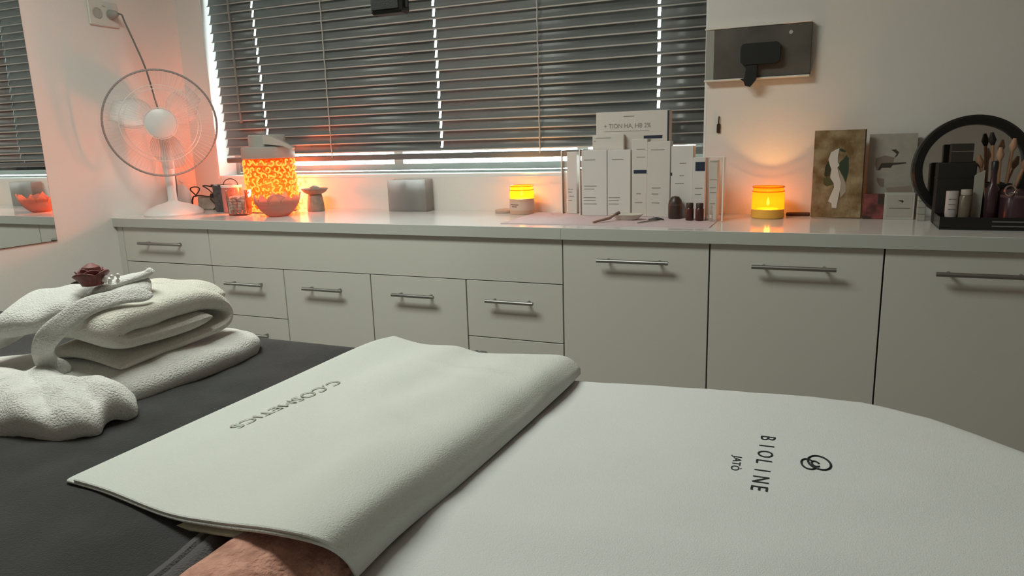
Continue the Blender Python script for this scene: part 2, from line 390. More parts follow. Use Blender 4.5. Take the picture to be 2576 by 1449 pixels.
# ------------------------------------------------------------------ desk fan
t = thing('desk_fan', 'white desk fan standing in the corner of the worktop', 'fan', (-1.815, 0.150, ZT))
M_fan = mat('fan_plastic', (.80, .78, .76), .32)
MB().lathe([(.118, 0), (.120, .006), (.116, .016), (.098, .030), (.066, .043), (.032, .052), (.020, .058), (.019, .062)], 40).build('base', M_fan, t, True)
MB().lathe([(.019, .058), (.018, .10), (.020, .16), (.024, .20), (.026, .24), (.018, .26)], 20).build('pole', M_fan, t, True)
fc = Vector((.048, -.052, .380)); fd = Vector((.72, -.66, -.03)).normalized()       # head centre and facing
fu = Vector((0, 0, 1)); fu = (fu - fd * fu.dot(fd)).normalized(); frt = fd.cross(fu) * -1
FM = Matrix((( frt.x, fu.x, fd.x, fc.x), (frt.y, fu.y, fd.y, fc.y), (frt.z, fu.z, fd.z, fc.z), (0, 0, 0, 1)))   # local z = facing
MB().lathe([(.02, -.150), (.045, -.140), (.056, -.110), (.055, -.060), (.048, -.038)], 24).xf(FM).build('motor_housing', M_fan, t, True)
MB().tube([(0.004, -.002, .24), tuple(fc - fd * .09)], .022, 12).build('neck', M_fan, t, True)
Rg = .212
def ringpts(r, z, n=64): return [(r * math.cos(2 * PI * k / n), r * math.sin(2 * PI * k / n), z) for k in range(n)]
MB().tube(ringpts(Rg, 0), .0042, 8, True).xf(FM).build('rim', mat('fan_rim', (.30, .28, .27), .4), t, True)
g1 = MB()
for r, z in ((.150, .045), (.062, .055)): g1.tube(ringpts(r, z, 48), .0016, 5, True)
for k in range(84):
    a = 2 * PI * k / 84; pts = [(r * math.cos(a), r * math.sin(a), z) for r, z in ((.055, .055), (.11, .052), (.17, .040), (.205, .022), (Rg, .002))]
    g1.tube(pts, .00040, 4)
g1.xf(FM).build('front_grille', M_fan, t, True, kind='stuff')
g2 = MB()
for k in range(60):
    a = 2 * PI * k / 60; pts = [(r * math.cos(a), r * math.sin(a), z) for r, z in ((.05, -.045), (.14, -.050), (.20, -.034), (Rg, -.002))]
    g2.tube(pts, .00040, 4)
g2.tube(ringpts(.14, -.05, 48), .0018, 5, True); g2.xf(FM).build('rear_grille', M_fan, t, True, kind='stuff')
MB().lathe([(.058, .050), (.058, .056), (.050, .060), (.0, .061)], 32, cap=False).xf(FM).build('badge_disc', M_fan, t, True)
MB().lathe([(.040, -.030), (.042, .0), (.036, .030), (.0, .034)], 24).xf(FM).build('hub', M_fan, t, True)
M_blade = mat('fan_blade', (.80, .79, .78), .25, alpha=.3)
for b in range(3):
    rws = []
    for i in range(9):
        r = .036 + .150 * i / 8; wd_ = .30 + .62 * math.sin(PI * min(1, (i + 1.2) / 8.5) ** .8) ; row = []
        for k in range(9):
            a = (k / 8 - .5) * 2 * wd_ * .72 + .25 * i / 8; row.append((r * math.cos(a), r * math.sin(a), .018 * (k / 8 - .5) * 2))
        rws.append(row)
    bl = MB().grid(rws).xf(FM @ Matrix.Rotation(b * 2 * PI / 3 + .5, 4, 'Z')).build('blade', M_blade, t, True)
    bl.modifiers.new('thick', 'SOLIDIFY').thickness = .0016
cp = catmull([(-.118, -.045, .822), (-.10, -.045, .815), (-.085, -.050, .79), (-.06, -.035, .70), (-.035, -.02, .60), (-.045, .02, .46), (-.06, .07, .30), (-.08, .10, .12), (-.085, .09, .02), (-.06, .07, .012)], 60)
MB().tube(cp, .0034, 6).build('power_cord', M_greycable, t, True)
MB().lathe([(.017, 0), (.018, .012), (.013, .030), (.006, .040)], 16).xf(Matrix.Translation((-.163, -.045, .822)) @ Matrix.Rotation(PI / 2, 4, 'Y')).build('plug', mat('plug_grey', (.34, .34, .30), .5), t, True)

# ------------------------------------------------------------------ cables, pouch, dark box, votive
t = thing('white_pouch', 'small crumpled white bag against the side wall behind the fan', 'bag', (-1.936, 0.310, ZT))
rws = []
for i in range(9):
    ph = i / 8; r = .052 * math.sin(PI * (0.12 + .80 * ph)) ** .6 * (1 - .25 * ph)
    rws.append([(r * math.cos(a) * (1 + .12 * math.sin(3 * a + i)), r * .8 * math.sin(a) * (1 + .1 * math.cos(2 * a + i * 2)), .115 * ph) for a in [2 * PI * k / 20 for k in range(20)]])
p_ = MB().grid(rws, True); p_.add(rws[0], [tuple(reversed(range(20)))]); p_.add(rws[-1], [tuple(range(20))]); p_.build('body', M_white, t, True)
MB().tube([(.0, 0, .11), (.012, .004, .125), (-.004, .0, .135)], .004, 6).build('tie', M_white, t, True)

t = thing('power_adapter', 'pale wire-framed adapter wrapped in black cable behind the fan base', 'adapter', (-1.815, 0.352, ZT))
ab = MB().box(-.055, .062, -.022, .030, 0.0, .060, .006).build('body', mat('adapter_beige', (.40, .36, .30), .6, var=.3, vscale=40), t)
def loop(c, r1, r2, tilt, n=20, ph=0): return [(c[0] + r1 * math.cos(2 * PI * k / n + ph), c[1] + .012 * math.sin(4 * PI * k / n), c[2] + r2 * math.sin(2 * PI * k / n + ph) + tilt * math.cos(2 * PI * k / n + ph)) for k in range(n)]
for c_, r1, r2, ti in (((-.072, -.01, .082), .020, .022, .0), ((.016, .0, .092), .042, .013, -.012), ((.058, .0, .094), .034, .012, -.014)):
    MB().tube(loop(c_, r1, r2, ti), .0030, 6, True).build('cable_loop', M_cable, t, True)
MB().tube(catmull([(-.070, -.025, .062), (-.03, -.026, .066), (.02, -.026, .062), (.048, -.026, .066)], 20), .0030, 6).build('cable', M_cable, t, True)
MB().tube(catmull([(-.070, -.026, .06), (-.078, -.027, .04), (-.080, -.027, .004)], 12), .0036, 6).build('cable', M_cable, t, True)
MB().tube(catmull([(.030, -.026, .052), (.052, -.027, .035), (.064, -.027, .018), (.045, -.028, .004)], 14), .0030, 6).build('cable', M_cable, t, True)
MB().box(.040, .060, -.036, -.023, .056, .076, .003).build('plug', M_black, t)

t = thing('speckled_tumbler', 'dark grey speckled square tumbler left of the pebble votive', 'tumbler', (-1.673, 0.300, ZT), rz=.5)
M_speck = mat('speckled_charcoal', (.10, .095, .095), .5, col2=(.045, .045, .05), vscale=90, bump=.4, bscale=150)
pr_ = []
for z, s in ((0, .030), (.004, .034), (.06, .037), (.114, .038), (.116, .036), (.112, .033), (.02, .030)):
    pr_.append([(x, y, z) for x, y in rrect(-s, s, -s, s, .010, 4)])
q = MB().grid(pr_, True); q.add(pr_[0], [tuple(range(len(pr_[0])))]); q.add(pr_[-1], [tuple(range(len(pr_[-1])))]); q.build('body', M_speck, t, True)
MB().box(-.045, .047, .036, .040, .0, .118).build('back_card', mat('grey_card', (.42, .40, .38), .7), t)

t = thing('glass_votive', 'small glass votive filled with white pebbles, left of the petal bowl', 'votive', (-1.462, 0.168, ZT), rz=.4)
pr_ = []
for z, s in ((0, .034), (.003, .038), (.100, .042), (.103, .041), (.100, .039), (.008, .036)):
    pr_.append([(x, y, z) for x, y in rrect(-s, s, -s, s, .012, 4)])
q = MB().grid(pr_, True); q.add(pr_[0], [tuple(range(len(pr_[0])))]); q.build('glass', thin_glass('votive_glass', (.95, .9, .88), .06, tcol=(.9, .8, .75)), t, True)
M_peb = [mat('pebble_white', (.92, .88, .85), .4), mat('pebble_tan', (.78, .66, .60), .5), mat('pebble_grey', (.55, .47, .44), .5)]
pm = []
for c in range(3):
    vs, fs = [], []
    q = MB().lathe([(.002, -.0062), (.0068, -.004), (.0088, 0), (.0068, .004), (.002, .0062)], 8); pm.append(q)
first = {}
k = 0
for lay in range(6):
    for i in range(4):
        for j in range(4):
            if 0 < i < 3 and 0 < j < 3 and lay < 4: continue
            c = k % 3; x = -.026 + i * .0174 + random.uniform(-.002, .002); y = -.026 + j * .0174 + random.uniform(-.002, .002); z = .015 + lay * .0115
            rot = (random.uniform(-1, 1), random.uniform(-1, 1), random.uniform(0, 6))
            if c not in first: first[c] = MB(); first[c].v = list(pm[c].v); first[c].f = list(pm[c].f); o = first[c] = first[c].build('pebble', M_peb[c], t, True)
            else: o = copy_obj(first[c], t)
            o.location = (x, y, z); o.rotation_euler = rot; k += 1
t = thing('red_votive', 'pink-banded votive cup just behind the pebble votive', 'votive', (-1.590, 0.262, ZT))
MB().lathe([(.036, 0), (.040, .004), (.042, .085), (.042, .108), (.039, .108), (.036, .10), (.0, .098)], 28, cap=False).build('cup', mat('rose_glass', (.52, .20, .18), .3), t, True)
MB().lathe([(.0425, .108), (.0435, .112), (.0435, .118), (.040, .118), (.0385, .108)], 28, cap=False).build('rim', M_white, t, True)
MB().tube([(-.040 * math.cos(PI * k / 12), -.002, .118 + .026 * math.sin(PI * k / 12)) for k in range(13)], .0018, 6).build('wire_bail', M_cable, t, True)

# ------------------------------------------------------------------ scroll lantern
LX, LY = -1.438, 0.338
t = thing('scroll_lantern', 'glowing orange lantern with a swirling scroll pattern and grey cap', 'lantern', (LX, LY, ZT))
RL, HL = .108, .225
M_lant = thin_glass('lantern_shell', (1.0, .27, .13), .64, rough=.3, refl=.4, tcol=(.13, .011, .001))
M_lscr = mat('lantern_scroll', (.04, .015, .004), .6, emit=(1.0, .40, .045), estr=1.5)
M_lcap = mat('lantern_cap', (.42, .41, .38), .5)
MB().lathe([(.098, .003), (.104, .006), (.1045, HL)], 48, cap=False).build('shell', M_lant, t, True)
MB().lathe([(.098, 0), (.102, .002), (.102, .005)], 48).build('base_plate', mat('lantern_base', (.2, .16, .12), .6), t, True)
sc_ = MB()
rows_n = 8
for r_ in range(rows_n):
    zc = .017 + r_ * (HL - .034) / (rows_n - 1)
    nn = 20
    for k in range(nn):
        a0 = 2 * PI * (k + .5 * (r_ % 2)) / nn + random.uniform(-.03, .03); sz = random.uniform(.0130, .0160); ph = random.uniform(0, 6.28); fl = random.choice((-1, 1)); ty = random.random()
        pts = []
        for j in range(11):
            u = j / 10
            if ty < .62: th = ph + fl * 4.6 * u; rr = sz * (1 - .72 * u); dx, dz = rr * math.cos(th), rr * math.sin(th)
            else:
                th = ph; q0 = (u - .5) * 2.1 * sz; q1 = .62 * sz * math.sin(2 * PI * u) * fl; dx, dz = q0 * math.cos(th) - q1 * math.sin(th), q0 * math.sin(th) + q1 * math.cos(th)
            z = min(max(zc + dz, .006), HL - .006); a = a0 + dx / RL
            pts.append((.1055 * math.cos(a), .1055 * math.sin(a), z))
        sc_.tube(pts, .0036, 5)
sc_.build('scroll_pattern', M_lscr, t, True, kind='stuff')
MB().lathe([(.107, HL), (.109, HL + .003), (.109, HL + .045), (.105, HL + .048), (.085, HL + .049)], 48).build('collar', M_lcap, t, True)
MB().lathe([(.076, HL + .049), (.076, HL + .094), (.072, HL + .098), (.0, HL + .099)], 40, cap=False).build('cap', M_lcap, t, True)
sp = MB()
sp.prism([(-.02, HL + .060), (-.02, HL + .094), (.02, HL + .088), (.075, HL + .060), (.105, HL + .040), (.098, HL + .034), (.06, HL + .050)], -.014, .014, Matrix.Translation((.062, -.06, 0)) @ Matrix.Rotation(.35, 4, 'Z') @ RX)
sp.build('spout', mat('lantern_lever', (.50, .46, .41), .5), t)
# the burner inside the lantern
def point(name, loc, e, col, r):
    d = bpy.data.lights.new(name, 'POINT'); d.energy = e; d.color = col; d.shadow_soft_size = r
    o = bpy.data.objects.new(name, d); COL.objects.link(o); o.location = loc; return o
point('lantern_burner_light', (LX, LY, ZT + .10), 34.0, (1.0, .55, .30), .03)

# ------------------------------------------------------------------ petal bowl
t = thing('petal_bowl', 'pink stone bowl with jagged petals in front of the lantern', 'bowl', (-1.262, 0.165, ZT))
M_rose = thin_glass('rose_stone', (1.0, .62, .5), .96, rough=.4, refl=.4, tcol=(.72, .44, .37))
M_petal = thin_glass('petal_stone', (1.0, .62, .5), .93, rough=.4, refl=.4, tcol=(.86, .50, .39))
MB().lathe([(.036, 0), (.045, .004), (.068, .025), (.082, .050), (.086, .064), (.082, .064), (.076, .050), (.060, .028), (.0, .016)], 36, cap=False).build('body', M_rose, t, True)
for k in range(11):
    a = 2 * PI * k / 11 + .2; h = random.uniform(.026, .046); wd_ = random.uniform(.018, .026); ln = random.uniform(.006, .018)
    pl = [(-wd_, 0), (wd_, 0), (wd_ * .85, h * .45), (wd_ * .25, h * .80), (0, h), (-wd_ * .4, h * .72), (-wd_ * .9, h * .38)]
    Mx = Matrix.Translation((.079 * math.cos(a), .079 * math.sin(a), .050)) @ Matrix.Rotation(a + PI / 2, 4, 'Z') @ Matrix.Rotation(PI / 2 + .30, 4, 'X')
    MB().prism(pl, -.003, .003, Mx).build('petal', M_petal, t)
MB().lathe([(.006, .018), (.034, .030), (.042, .052), (.034, .074), (.010, .086)], 24).build('stone_ball', M_rose, t, True)

# ------------------------------------------------------------------ oil burner cup
t = thing('oil_burner', 'small grey-brown stone oil burner with a shallow dish, right of the petal bowl', 'oil burner', (-1.222, 0.352, ZT))
M_st = mat('grey_brown_stone', (.33, .27, .22), .7, var=.25, vscale=50)
MB().lathe([(.034, 0), (.036, .003), (.034, .035), (.030, .060), (.028, .070)], 28).build('pedestal', M_st, t, True)
MB().lathe([(.024, .070), (.044, .080), (.056, .094), (.054, .096), (.040, .086), (.0, .080)], 32, cap=False).build('dish', M_st, t, True)
MB().lathe([(.008, .082), (.022, .092), (.020, .102), (.006, .108)], 16).build('wax_lump', M_st, t, True)

# ------------------------------------------------------------------ grey acrylic organiser
t = thing('acrylic_organiser', 'smoky clear acrylic box against the wall below the window', 'organiser', (-0.792, 0.412, ZT))
M_acr = thin_glass('smoked_acrylic', (.95, .95, .95), .45, refl=.3, tcol=(.66, .64, .62))
for nm, b_ in (('panel', (-.088, .088, -.030, -.027, .004, .128)), ('panel', (-.088, .088, .027, .030, .004, .128)), ('panel', (-.088, -.085, -.027, .027, .004, .128)), ('panel', (.085, .088, -.027, .027, .004, .128)), ('base', (-.088, .088, -.030, .030, 0, .004)), ('divider', (-.004, -.001, -.027, .027, .004, .125))):
    MB().box(*b_).build(nm, M_acr, t)
for nm, lb, bx in (('tall_bottle', 'dark grey bottle standing in the left half of the smoky box', (-.815)), ('tall_bottle', 'slim grey bottle standing in the right half of the smoky box', (-.745))):
    b_ = thing(nm, lb, 'bottle', (bx, 0.412, ZT + .0041))
    r = .018 if bx < -.8 else .012; h = .118 if bx < -.8 else .095
    MB().lathe([(r, 0), (r * 1.02, .004), (r, h * .72), (r * .55, h * .80)], 20).build('body', mat('bottle_grey', (.30, .30, .29), .4), b_, True)
    MB().lathe([(r * .6, h * .80), (r * .6, h), (r * .5, h * 1.01)], 16).build('cap', M_black, b_, True)

# ------------------------------------------------------------------ candles
FL = emis('flame', (1.0, .62, .16), 22.0)
def candle_jar(name, label, x, y, R, H, wax_h, glass_m, lower_m, lower_h, e, fz, lt):
    t = thing(name, label, 'candle', (x, y, ZT))
    MB().lathe([(R * .93, 0), (R, .004), (R, lower_h)], 40).build('wax', lower_m, t, True)
    prof_ = [(R, lower_h), (R * 1.0, H * .78), (R * .93, H * .84), (R * .93, H)]
    MB().lathe(prof_ + [(R * .90, H), (R * .90, H * .84), (R * .965, H * .78), (R * .965, lower_h + .001)], 40, cap=False).build('glass', glass_m, t, True)
    MB().tube(ringpts(R * .94, H, 40), .0022, 6, True).build('rim', glass_m, t, True)
    MB().tube(ringpts(R * .965, H * .86, 40), .0018, 6, True).build('thread_ring', glass_m, t, True)
    MB().tube([(0, 0, lower_h - .002), (.001, 0, lower_h + .008)], .0012, 6).build('wick', M_black, t)
    MB().lathe([(.0008, 0), (.0042, .005), (.0046, .010), (.0024, .018), (.0006, .026)], 14).xf(Matrix.Translation((0, 0, fz))).build('flame', FL, t, True)
    point(name + '_flame_light', (x, y, ZT + fz + .012), e, lt, .006)
    return t
M_amb = thin_glass('amber_glass', (1.0, .80, .38), .50, tcol=(.75, .42, .05))
M_wax1 = mat('wax_pinkish', (.72, .46, .34), .5, sss=.3)
M_wax2 = mat('wax_amber', (.95, .55, .10), .45, sss=.6)
c1 = candle_jar('jar_candle', 'lit candle in a pale jar below the window, a lid beside it', -0.283, 0.362, .046, .104, .055, M_amb, M_wax1, .058, 4.6, .066, (1.0, .47, .11))
MB().lathe([(.0466, .016), (.0466, .046)], 40, cap=False).build('label_band', mat('paper_label', (.70, .50, .40), .7), c1, True)
lb = MB()
for zz, wa in ((.037, .40), (.030, .25)):
    lb.grid([[(.0472 * math.cos(a), .0472 * math.sin(a), z) for a in [-PI / 2 + wa * (k / 6 - .5) * 2 - .28 for k in range(7)]] for z in (zz - .0015, zz + .0015)])
lb.build('label_print', mat('print_brown', (.22, .13, .10), .8), c1)
c2 = candle_jar('jar_candle', 'lit amber jar candle left of the brown picture', 0.582, 0.345, .0505, .100, .03, M_amb, M_wax2, .030, 3.0, .040, (1.0, .47, .11))
t = thing('candle_lid', 'flat pale jar lid lying left of the lower candle', 'lid', (-0.372, 0.395, ZT))
MB().lathe([(.032, 0), (.034, .002), (.034, .010), (.031, .0125), (.0, .013)], 32, cap=False).build('top', mat('lid_tan', (.55, .42, .33), .5), t, True)
MB().lathe([(.0, 0), (.031, .0), (.031, .002)], 32, cap=False).build('seal', M_cordp, t)
# ------------------------------------------------------------------ product display
tag(MB().box(-.235, .440, .055, .395, 0, .0022).xf(Matrix.Translation((.0, 0, ZT + .0002))).build('pink_cloth', mat('pink_felt', (.64, .51, .53), .9, bump=.4, bscale=400)), 'pale pink cloth laid under the white product boxes', 'cloth')
ZD = ZT + .0025
M_card = mat('white_card', (.66, .62, .575), .6, bump=.05, bscale=200)
M_card2 = mat('white_card_cool', (.68, .65, .62), .6)
M_print = mat('print_grey', (.28, .24, .21), .8)
M_navy = mat('print_navy', (.02, .03, .06), .6)
M_clear = thin_glass('clear_acrylic', (.98, .98, .97), .05, refl=.2, tcol=(.85, .80, .75))
def carton(label, x0, x1, y0, dep, zt, lines, m=M_card, navy=(), cat='box', z0=None):
    zb_ = ZD if z0 is None else z0
    t = thing('product_box', label, cat, ((x0 + x1) / 2, y0 + dep / 2, zb_), group=None)
    wv = (x1 - x0) / 2
    MB().box(-wv, wv, -dep / 2, dep / 2, 0, zt - zb_, .0012).build('carton', m, t)
    pm_ = MB()
    for zz, a, b in lines: pm_.box(-wv + a * 2 * wv, -wv + b * 2 * wv, -dep / 2 - .0006, -dep / 2 + .0002, zz - zb_ - .0011, zz - zb_ + .0011)
    if lines: pm_.build('print', M_print, t, kind='stuff')
    if navy:
        pn = MB()
        for za, zb2, a, b in navy: pn.box(-wv + a * 2 * wv, -wv + b * 2 * wv, -dep / 2 - .0007, -dep / 2 + .0002, za - zb_, zb2 - zb_)
        pn.build('dark_band', M_navy, t)
    return t
Lr = [(.98, .1, .45), (.972, .1, .5), (.962, .1, .4)]
carton('white carton behind the clear side panel at the left of the display', -.108, -.072, .372, .045, 1.072, [(.94, .1, .6), (.93, .1, .5), (.915, .2, .7), (.90, .1, .5)], M_card2)
carton('white carton at the left front of the display, four short lines low on it', -.036, .055, .318, .05, 1.078, [(1.045, .1, .55), (.955, .1, .6), (.945, .1, .5), (.915, .08, .55), (.905, .08, .55), (.893, .08, .6)], M_card2)
carton('white carton beside the left front one, one dark line low on it', .0565, .137, .320, .05, 1.077, [(1.045, .2, .7), (.915, .05, .55), (.905, .05, .5), (.893, .05, .5)], M_card2)
carton('narrow tall white carton with brown lines and a black band', .1465, .199, .302, .05, 1.112, [(1.078, .3, .85), (1.052, .3, .85), (.93, .3, .6), (.90, .2, .7)], M_card, [(.998, 1.010, .12, .95)])
carton('tall white carton just right of the one with the black band', .2005, .276, .296, .05, 1.102, [(1.075, .15, .75), (.95, .2, .6), (.93, .2, .5), (.90, .2, .55)], M_card, [(1.110 - .003, 1.110 - .002, .1, .2)])
carton('white carton behind the dark domed jar', .2785, .350, .296, .05, 1.086, [(1.03, .4, .7), (.99, .4, .6), (.965, .2, .6)], M_card2, [(.990, 1.000, 0.0, .06)])
carton('slim white carton with a navy square, behind the brown vials', .352, .392, .282, .04, 1.048, [(.95, .2, .8), (.93, .2, .7)], M_card2, [(1.005, 1.034, .2, .95)])
carton('white carton in the clear holder at the right end of the display', .411, .437, .232, .04, 1.040, [(.98, .1, .9), (.955, .1, .8), (.94, .1, .9), (.905, .2, .8)], M_card2)
big = carton('large white sign box standing at the back above the other cartons', -.006, .252, .398, .045, 1.206, [], M_card, [(1.112, 1.122, .66, .91), (1.102, 1.113, .66, .68)])
vs, fs = text_geo('+ TION HA, HB 2%', .022, .92)
text_box(vs, fs, lambda x, y: (-.101 + x, -.0232, 1.150 - ZD + y)).build('print', M_print, big)
MB().box(-.10, .06, -.0232, -.0222, 1.1385 - ZD, 1.1395 - ZD).build('print_rule', M_print, big)
MB().box(-.03, .008, -.0232, -.0222, 1.188 - ZD, 1.1905 - ZD).build('logo_print', M_print, big)
MB().box(.122, .128, -.0230, -.0222, .24, .352).build('edge_band', M_navy, big)
carton('short white carton stacked in the middle of the display', -.012, .10, .372, .024, 1.128, [(1.118, .1, .6), (1.108, .05, .1)], M_card)
t = thing('acrylic_stand', 'clear acrylic stand enclosing the product display', 'stand', (.16, .30, ZD))
MB().box(-.286, -.2835, .062, .115, 0, .226).build('side_panel', M_clear, t)
MB().box(-.2865, -.283, .0595, .0618, 0, .226).build('panel_edge', mat('acrylic_edge', (.9, .86, .80), .2), t)
MB().box(-.204, -.2015, .018, .060, 0, .229).build('side_panel', M_clear, t)
MB().box(-.2045, -.201, .0155, .0178, 0, .229).build('panel_edge', MATS['acrylic_edge'], t)
t = thing('acrylic_holder', 'small clear acrylic holder around the rightmost carton', 'holder', (.424, .240, ZD))
MB().box(-.020, -.018, -.02, .045, 0, .196).build('side_panel', M_clear, t)
MB().box(.030, .0325, -.02, .045, 0, .196).build('side_panel', M_clear, t)
MB().box(-.020, .0325, -.0225, -.0202, 0, .196).build('front_panel', M_clear, t)
MB().box(.0295, .0335, -.0245, -.0226, 0, .198).build('panel_edge', MATS['acrylic_edge'], t)
MB().box(-.020, .0335, -.0245, -.0226, .1982, .2005).build('panel_edge', MATS['acrylic_edge'], t)

t = thing('domed_jar', 'dark brown jar with a rounded top among the white cartons', 'jar', (.300, .268, ZD))
MB().lathe([(.021, 0), (.0225, .003), (.0225, .046), (.020, .060), (.012, .071), (.0, .074)], 28, cap=False).build('body', mat('dark_umber', (.055, .035, .028), .35), t, True)
MB().lathe([(.0229, .044), (.0229, .047)], 28, cap=False).build('seam_ring', mat('umber_ring', (.12, .09, .07), .4), t, True)
for i, (x, lb_) in enumerate(((.3545, 'left one of two small dark red-brown vials'), (.3865, 'right one of two small dark red-brown vials'))):
    t = thing('small_vial', lb_, 'vial', (x, .222 - i * .006, ZD), group='two brown vials on the pink cloth')
    MB().lathe([(.0115, 0), (.013, .002), (.013, .036), (.010, .041)], 22).build('body', mat('oxblood', (.075, .022, .018), .3), t, True)
    MB().lathe([(.0115, .041), (.0115, .054), (.0105, .0555)], 22).build('cap', mat('vial_cap', (.05, .03, .026), .4), t, True)
t = thing('clear_ampoule', 'slim clear ampoule standing right of the brown vials', 'ampoule', (.425, .196, ZD))
MB().lathe([(.004, 0), (.0045, .004), (.0045, .030), (.002, .036), (.003, .046), (.0012, .052)], 14).build('body', thin_glass('ampoule_glass', (.95, .93, .9), .3, tcol=(.85, .8, .75)), t, True)
MB().lathe([(.0047, .012), (.0047, .022)], 14, cap=False).build('band', M_card, t)
t = thing('oval_dish', 'shallow cream oval dish on the pink cloth', 'dish', (.155, .205, ZD))
MB().lathe([(.030, 0), (.040, .006), (.052, .018), (.050, .0185), (.036, .008), (.0, .005)], 36, cap=False, squash=.55).build('bowl', mat('cream_glaze', (.62, .57, .50), .25), t, True)
MB().tube([(.052 * math.cos(2 * PI * k / 36), .0286 * math.sin(2 * PI * k / 36), .0182) for k in range(36)], .0016, 6, True).build('rim', MATS['cream_glaze'], t, True)
t = thing('makeup_brush', 'brown wooden brush leaning on the rim of the oval dish', 'brush', (.085, .115, ZD))
MB().tube([(-.012, -.022, .0035), (.025, .035, .011), (.040, .058, .0215)], [.0035, .0048, .003], 10).build('handle', mat('brush_wood', (.30, .19, .15), .5), t, True)
MB().tube([(.040, .058, .0215), (.049, .070, .026)], [.0042, .0055], 10).build('bristles', mat('bristle', (.16, .11, .09), .9), t, True)
t = thing('dark_tweezers', 'thin dark tweezers lying right of the oval dish', 'tweezers', (.232, .165, ZD))
MB().tube([(-.02, -.055, .0024), (.012, .0, .004), (.030, .040, .0024)], [.0016, .0028, .0016], 8).build('arm', mat('tw_grey', (.36, .33, .30), .3, metal=.7), t, True)
MB().tube([(-.004, .028, .0035), (.022, .028, .008), (.046, .030, .004)], [.002, .0045, .002], 8).build('grip', M_black, t, True)

# ------------------------------------------------------------------ right-hand end of the worktop
t = thing('dark_wallet', 'flat dark brown slip lying between the amber candle and the picture', 'wallet', (.672, .412, ZT))
MB().box(-.036, .036, -.012, .012, 0, .011, .002).build('body', mat('dark_leather', (.07, .035, .02), .6), t)
MB().box(-.034, .034, -.0123, -.0119, .005, .006).build('seam', M_black, t)

M_can = mat('mottled_canvas', (.37, .28, .16), .8, col2=(.17, .095, .035), vscale=22, detail=8, bump=.5, bscale=120)
t = thing('canvas_picture', 'brown mottled canvas picture with a pale figure, right of the amber candle', 'picture', (.782, .362, ZT), rz=-.0)
tilt = Matrix.Rotation(-.10, 4, 'X')
def T_(mb): return mb.xf(tilt)
T_(MB().box(-.072, .072, -.006, .010, .002, .272, .001)).build('canvas', M_can, t)
T_(MB().box(.0722, .0745, -.006, .011, .002, .272)).build('canvas_edge', mat('canvas_edge_dark', (.035, .022, .015), .8), t)
def flat(poly, off, nm, m): return T_(MB().prism([(x, z) for x, z in poly], .0062 + off, .0066 + off, RX)).build(nm, m, t)
def px2(u, v): return ((u - 480) / 720 * .142, .270 - (v - 90) / 1255 * .270)
flat([px2(*p) for p in ((325, 520), (295, 600), (285, 720), (300, 745), (360, 735), (385, 640), (360, 560))], 0, 'dark_leaf', mat('olive_dark', (.045, .045, .02), .8))
flat([px2(*p) for p in ((480, 345), (530, 350), (580, 385), (560, 400), (500, 380))], 0, 'dark_leaf', mat('leaf_green', (.035, .055, .03), .8))
flat([px2(*p) for p in ((590, 440), (625, 490), (635, 640), (605, 830), (560, 740), (475, 610), (500, 540), (545, 500))], 0, 'dark_leaf', MATS['leaf_green'])
flat([px2(*p) for p in ((285, 770), (330, 745), (400, 800), (440, 855), (330, 885), (280, 850))], 0, 'olive_leaf', mat('olive_mid', (.10, .085, .03), .8))
flat([px2(*p) for p in ((490, 640), (560, 760), (600, 850), (615, 960), (540, 1050), (520, 900), (530, 820))], .0002, 'pale_shade', mat('figure_shade', (.40, .34, .27), .8))
flat([px2(*p) for p in ((485, 340), (430, 360), (365, 400), (335, 500), (360, 580), (385, 640), (375, 760), (430, 840), (440, 900), (400, 1000), (365, 1100), (415, 1130), (425, 1195), (490, 1200), (505, 1090), (525, 950), (535, 840), (500, 720), (470, 620), (500, 580), (470, 540), (470, 440))], .0004, 'pale_figure', mat('figure_pale', (.68, .62, .56), .8))

M_paper = mat('sketch_card', (.43, .40, .345), .8, var=.12, vscale=30)
t = thing('sketch_card', 'pale card with a dark brushed sketch leaning on the wall behind the small frame', 'card', (.934, .408, ZT))
tilt2 = Matrix.Rotation(-.09, 4, 'X')
def T2(mb): return mb.xf(tilt2)
T2(MB().box(-.066, .066, -.002, .002, 0, .256)).build('card', M_paper, t)
M_sk = mat('sketch_ink', (.06, .045, .035), .85); M_sk2 = mat('sketch_wash', (.24, .19, .155), .85)
def px3(u, v): return ((u - 1200) / 640 * .132, .256 - (v - 150) / 1130 * .256)
def flat3(poly, off, nm, m): return T2(MB().prism([px3(*p) for p in poly], .0021 + off, .0025 + off, RX)).build(nm, m, t)
flat3([(1180, 365), (1240, 360), (1285, 400), (1260, 450), (1230, 470), (1255, 420)], .0002, 'ink_stroke', M_sk)
flat3([(1060, 545), (1130, 540), (1205, 540), (1380, 535), (1395, 550), (1210, 570), (1190, 605), (1070, 605), (1040, 640), (1020, 630)], .0002, 'ink_stroke', M_sk)
flat3([(980, 480), (1100, 440), (1230, 470), (1210, 540), (1080, 545), (1030, 640), (1000, 640), (975, 560)], 0, 'ink_wash', M_sk2)
flat3([(1010, 740), (1110, 760), (1110, 870), (1060, 860), (1020, 800)], 0, 'ink_wash', M_sk2)
flat3([(1140, 880), (1480, 850), (1500, 960), (1180, 965)], 0, 'ink_wash', mat('sketch_tan', (.34, .27, .22), .85))

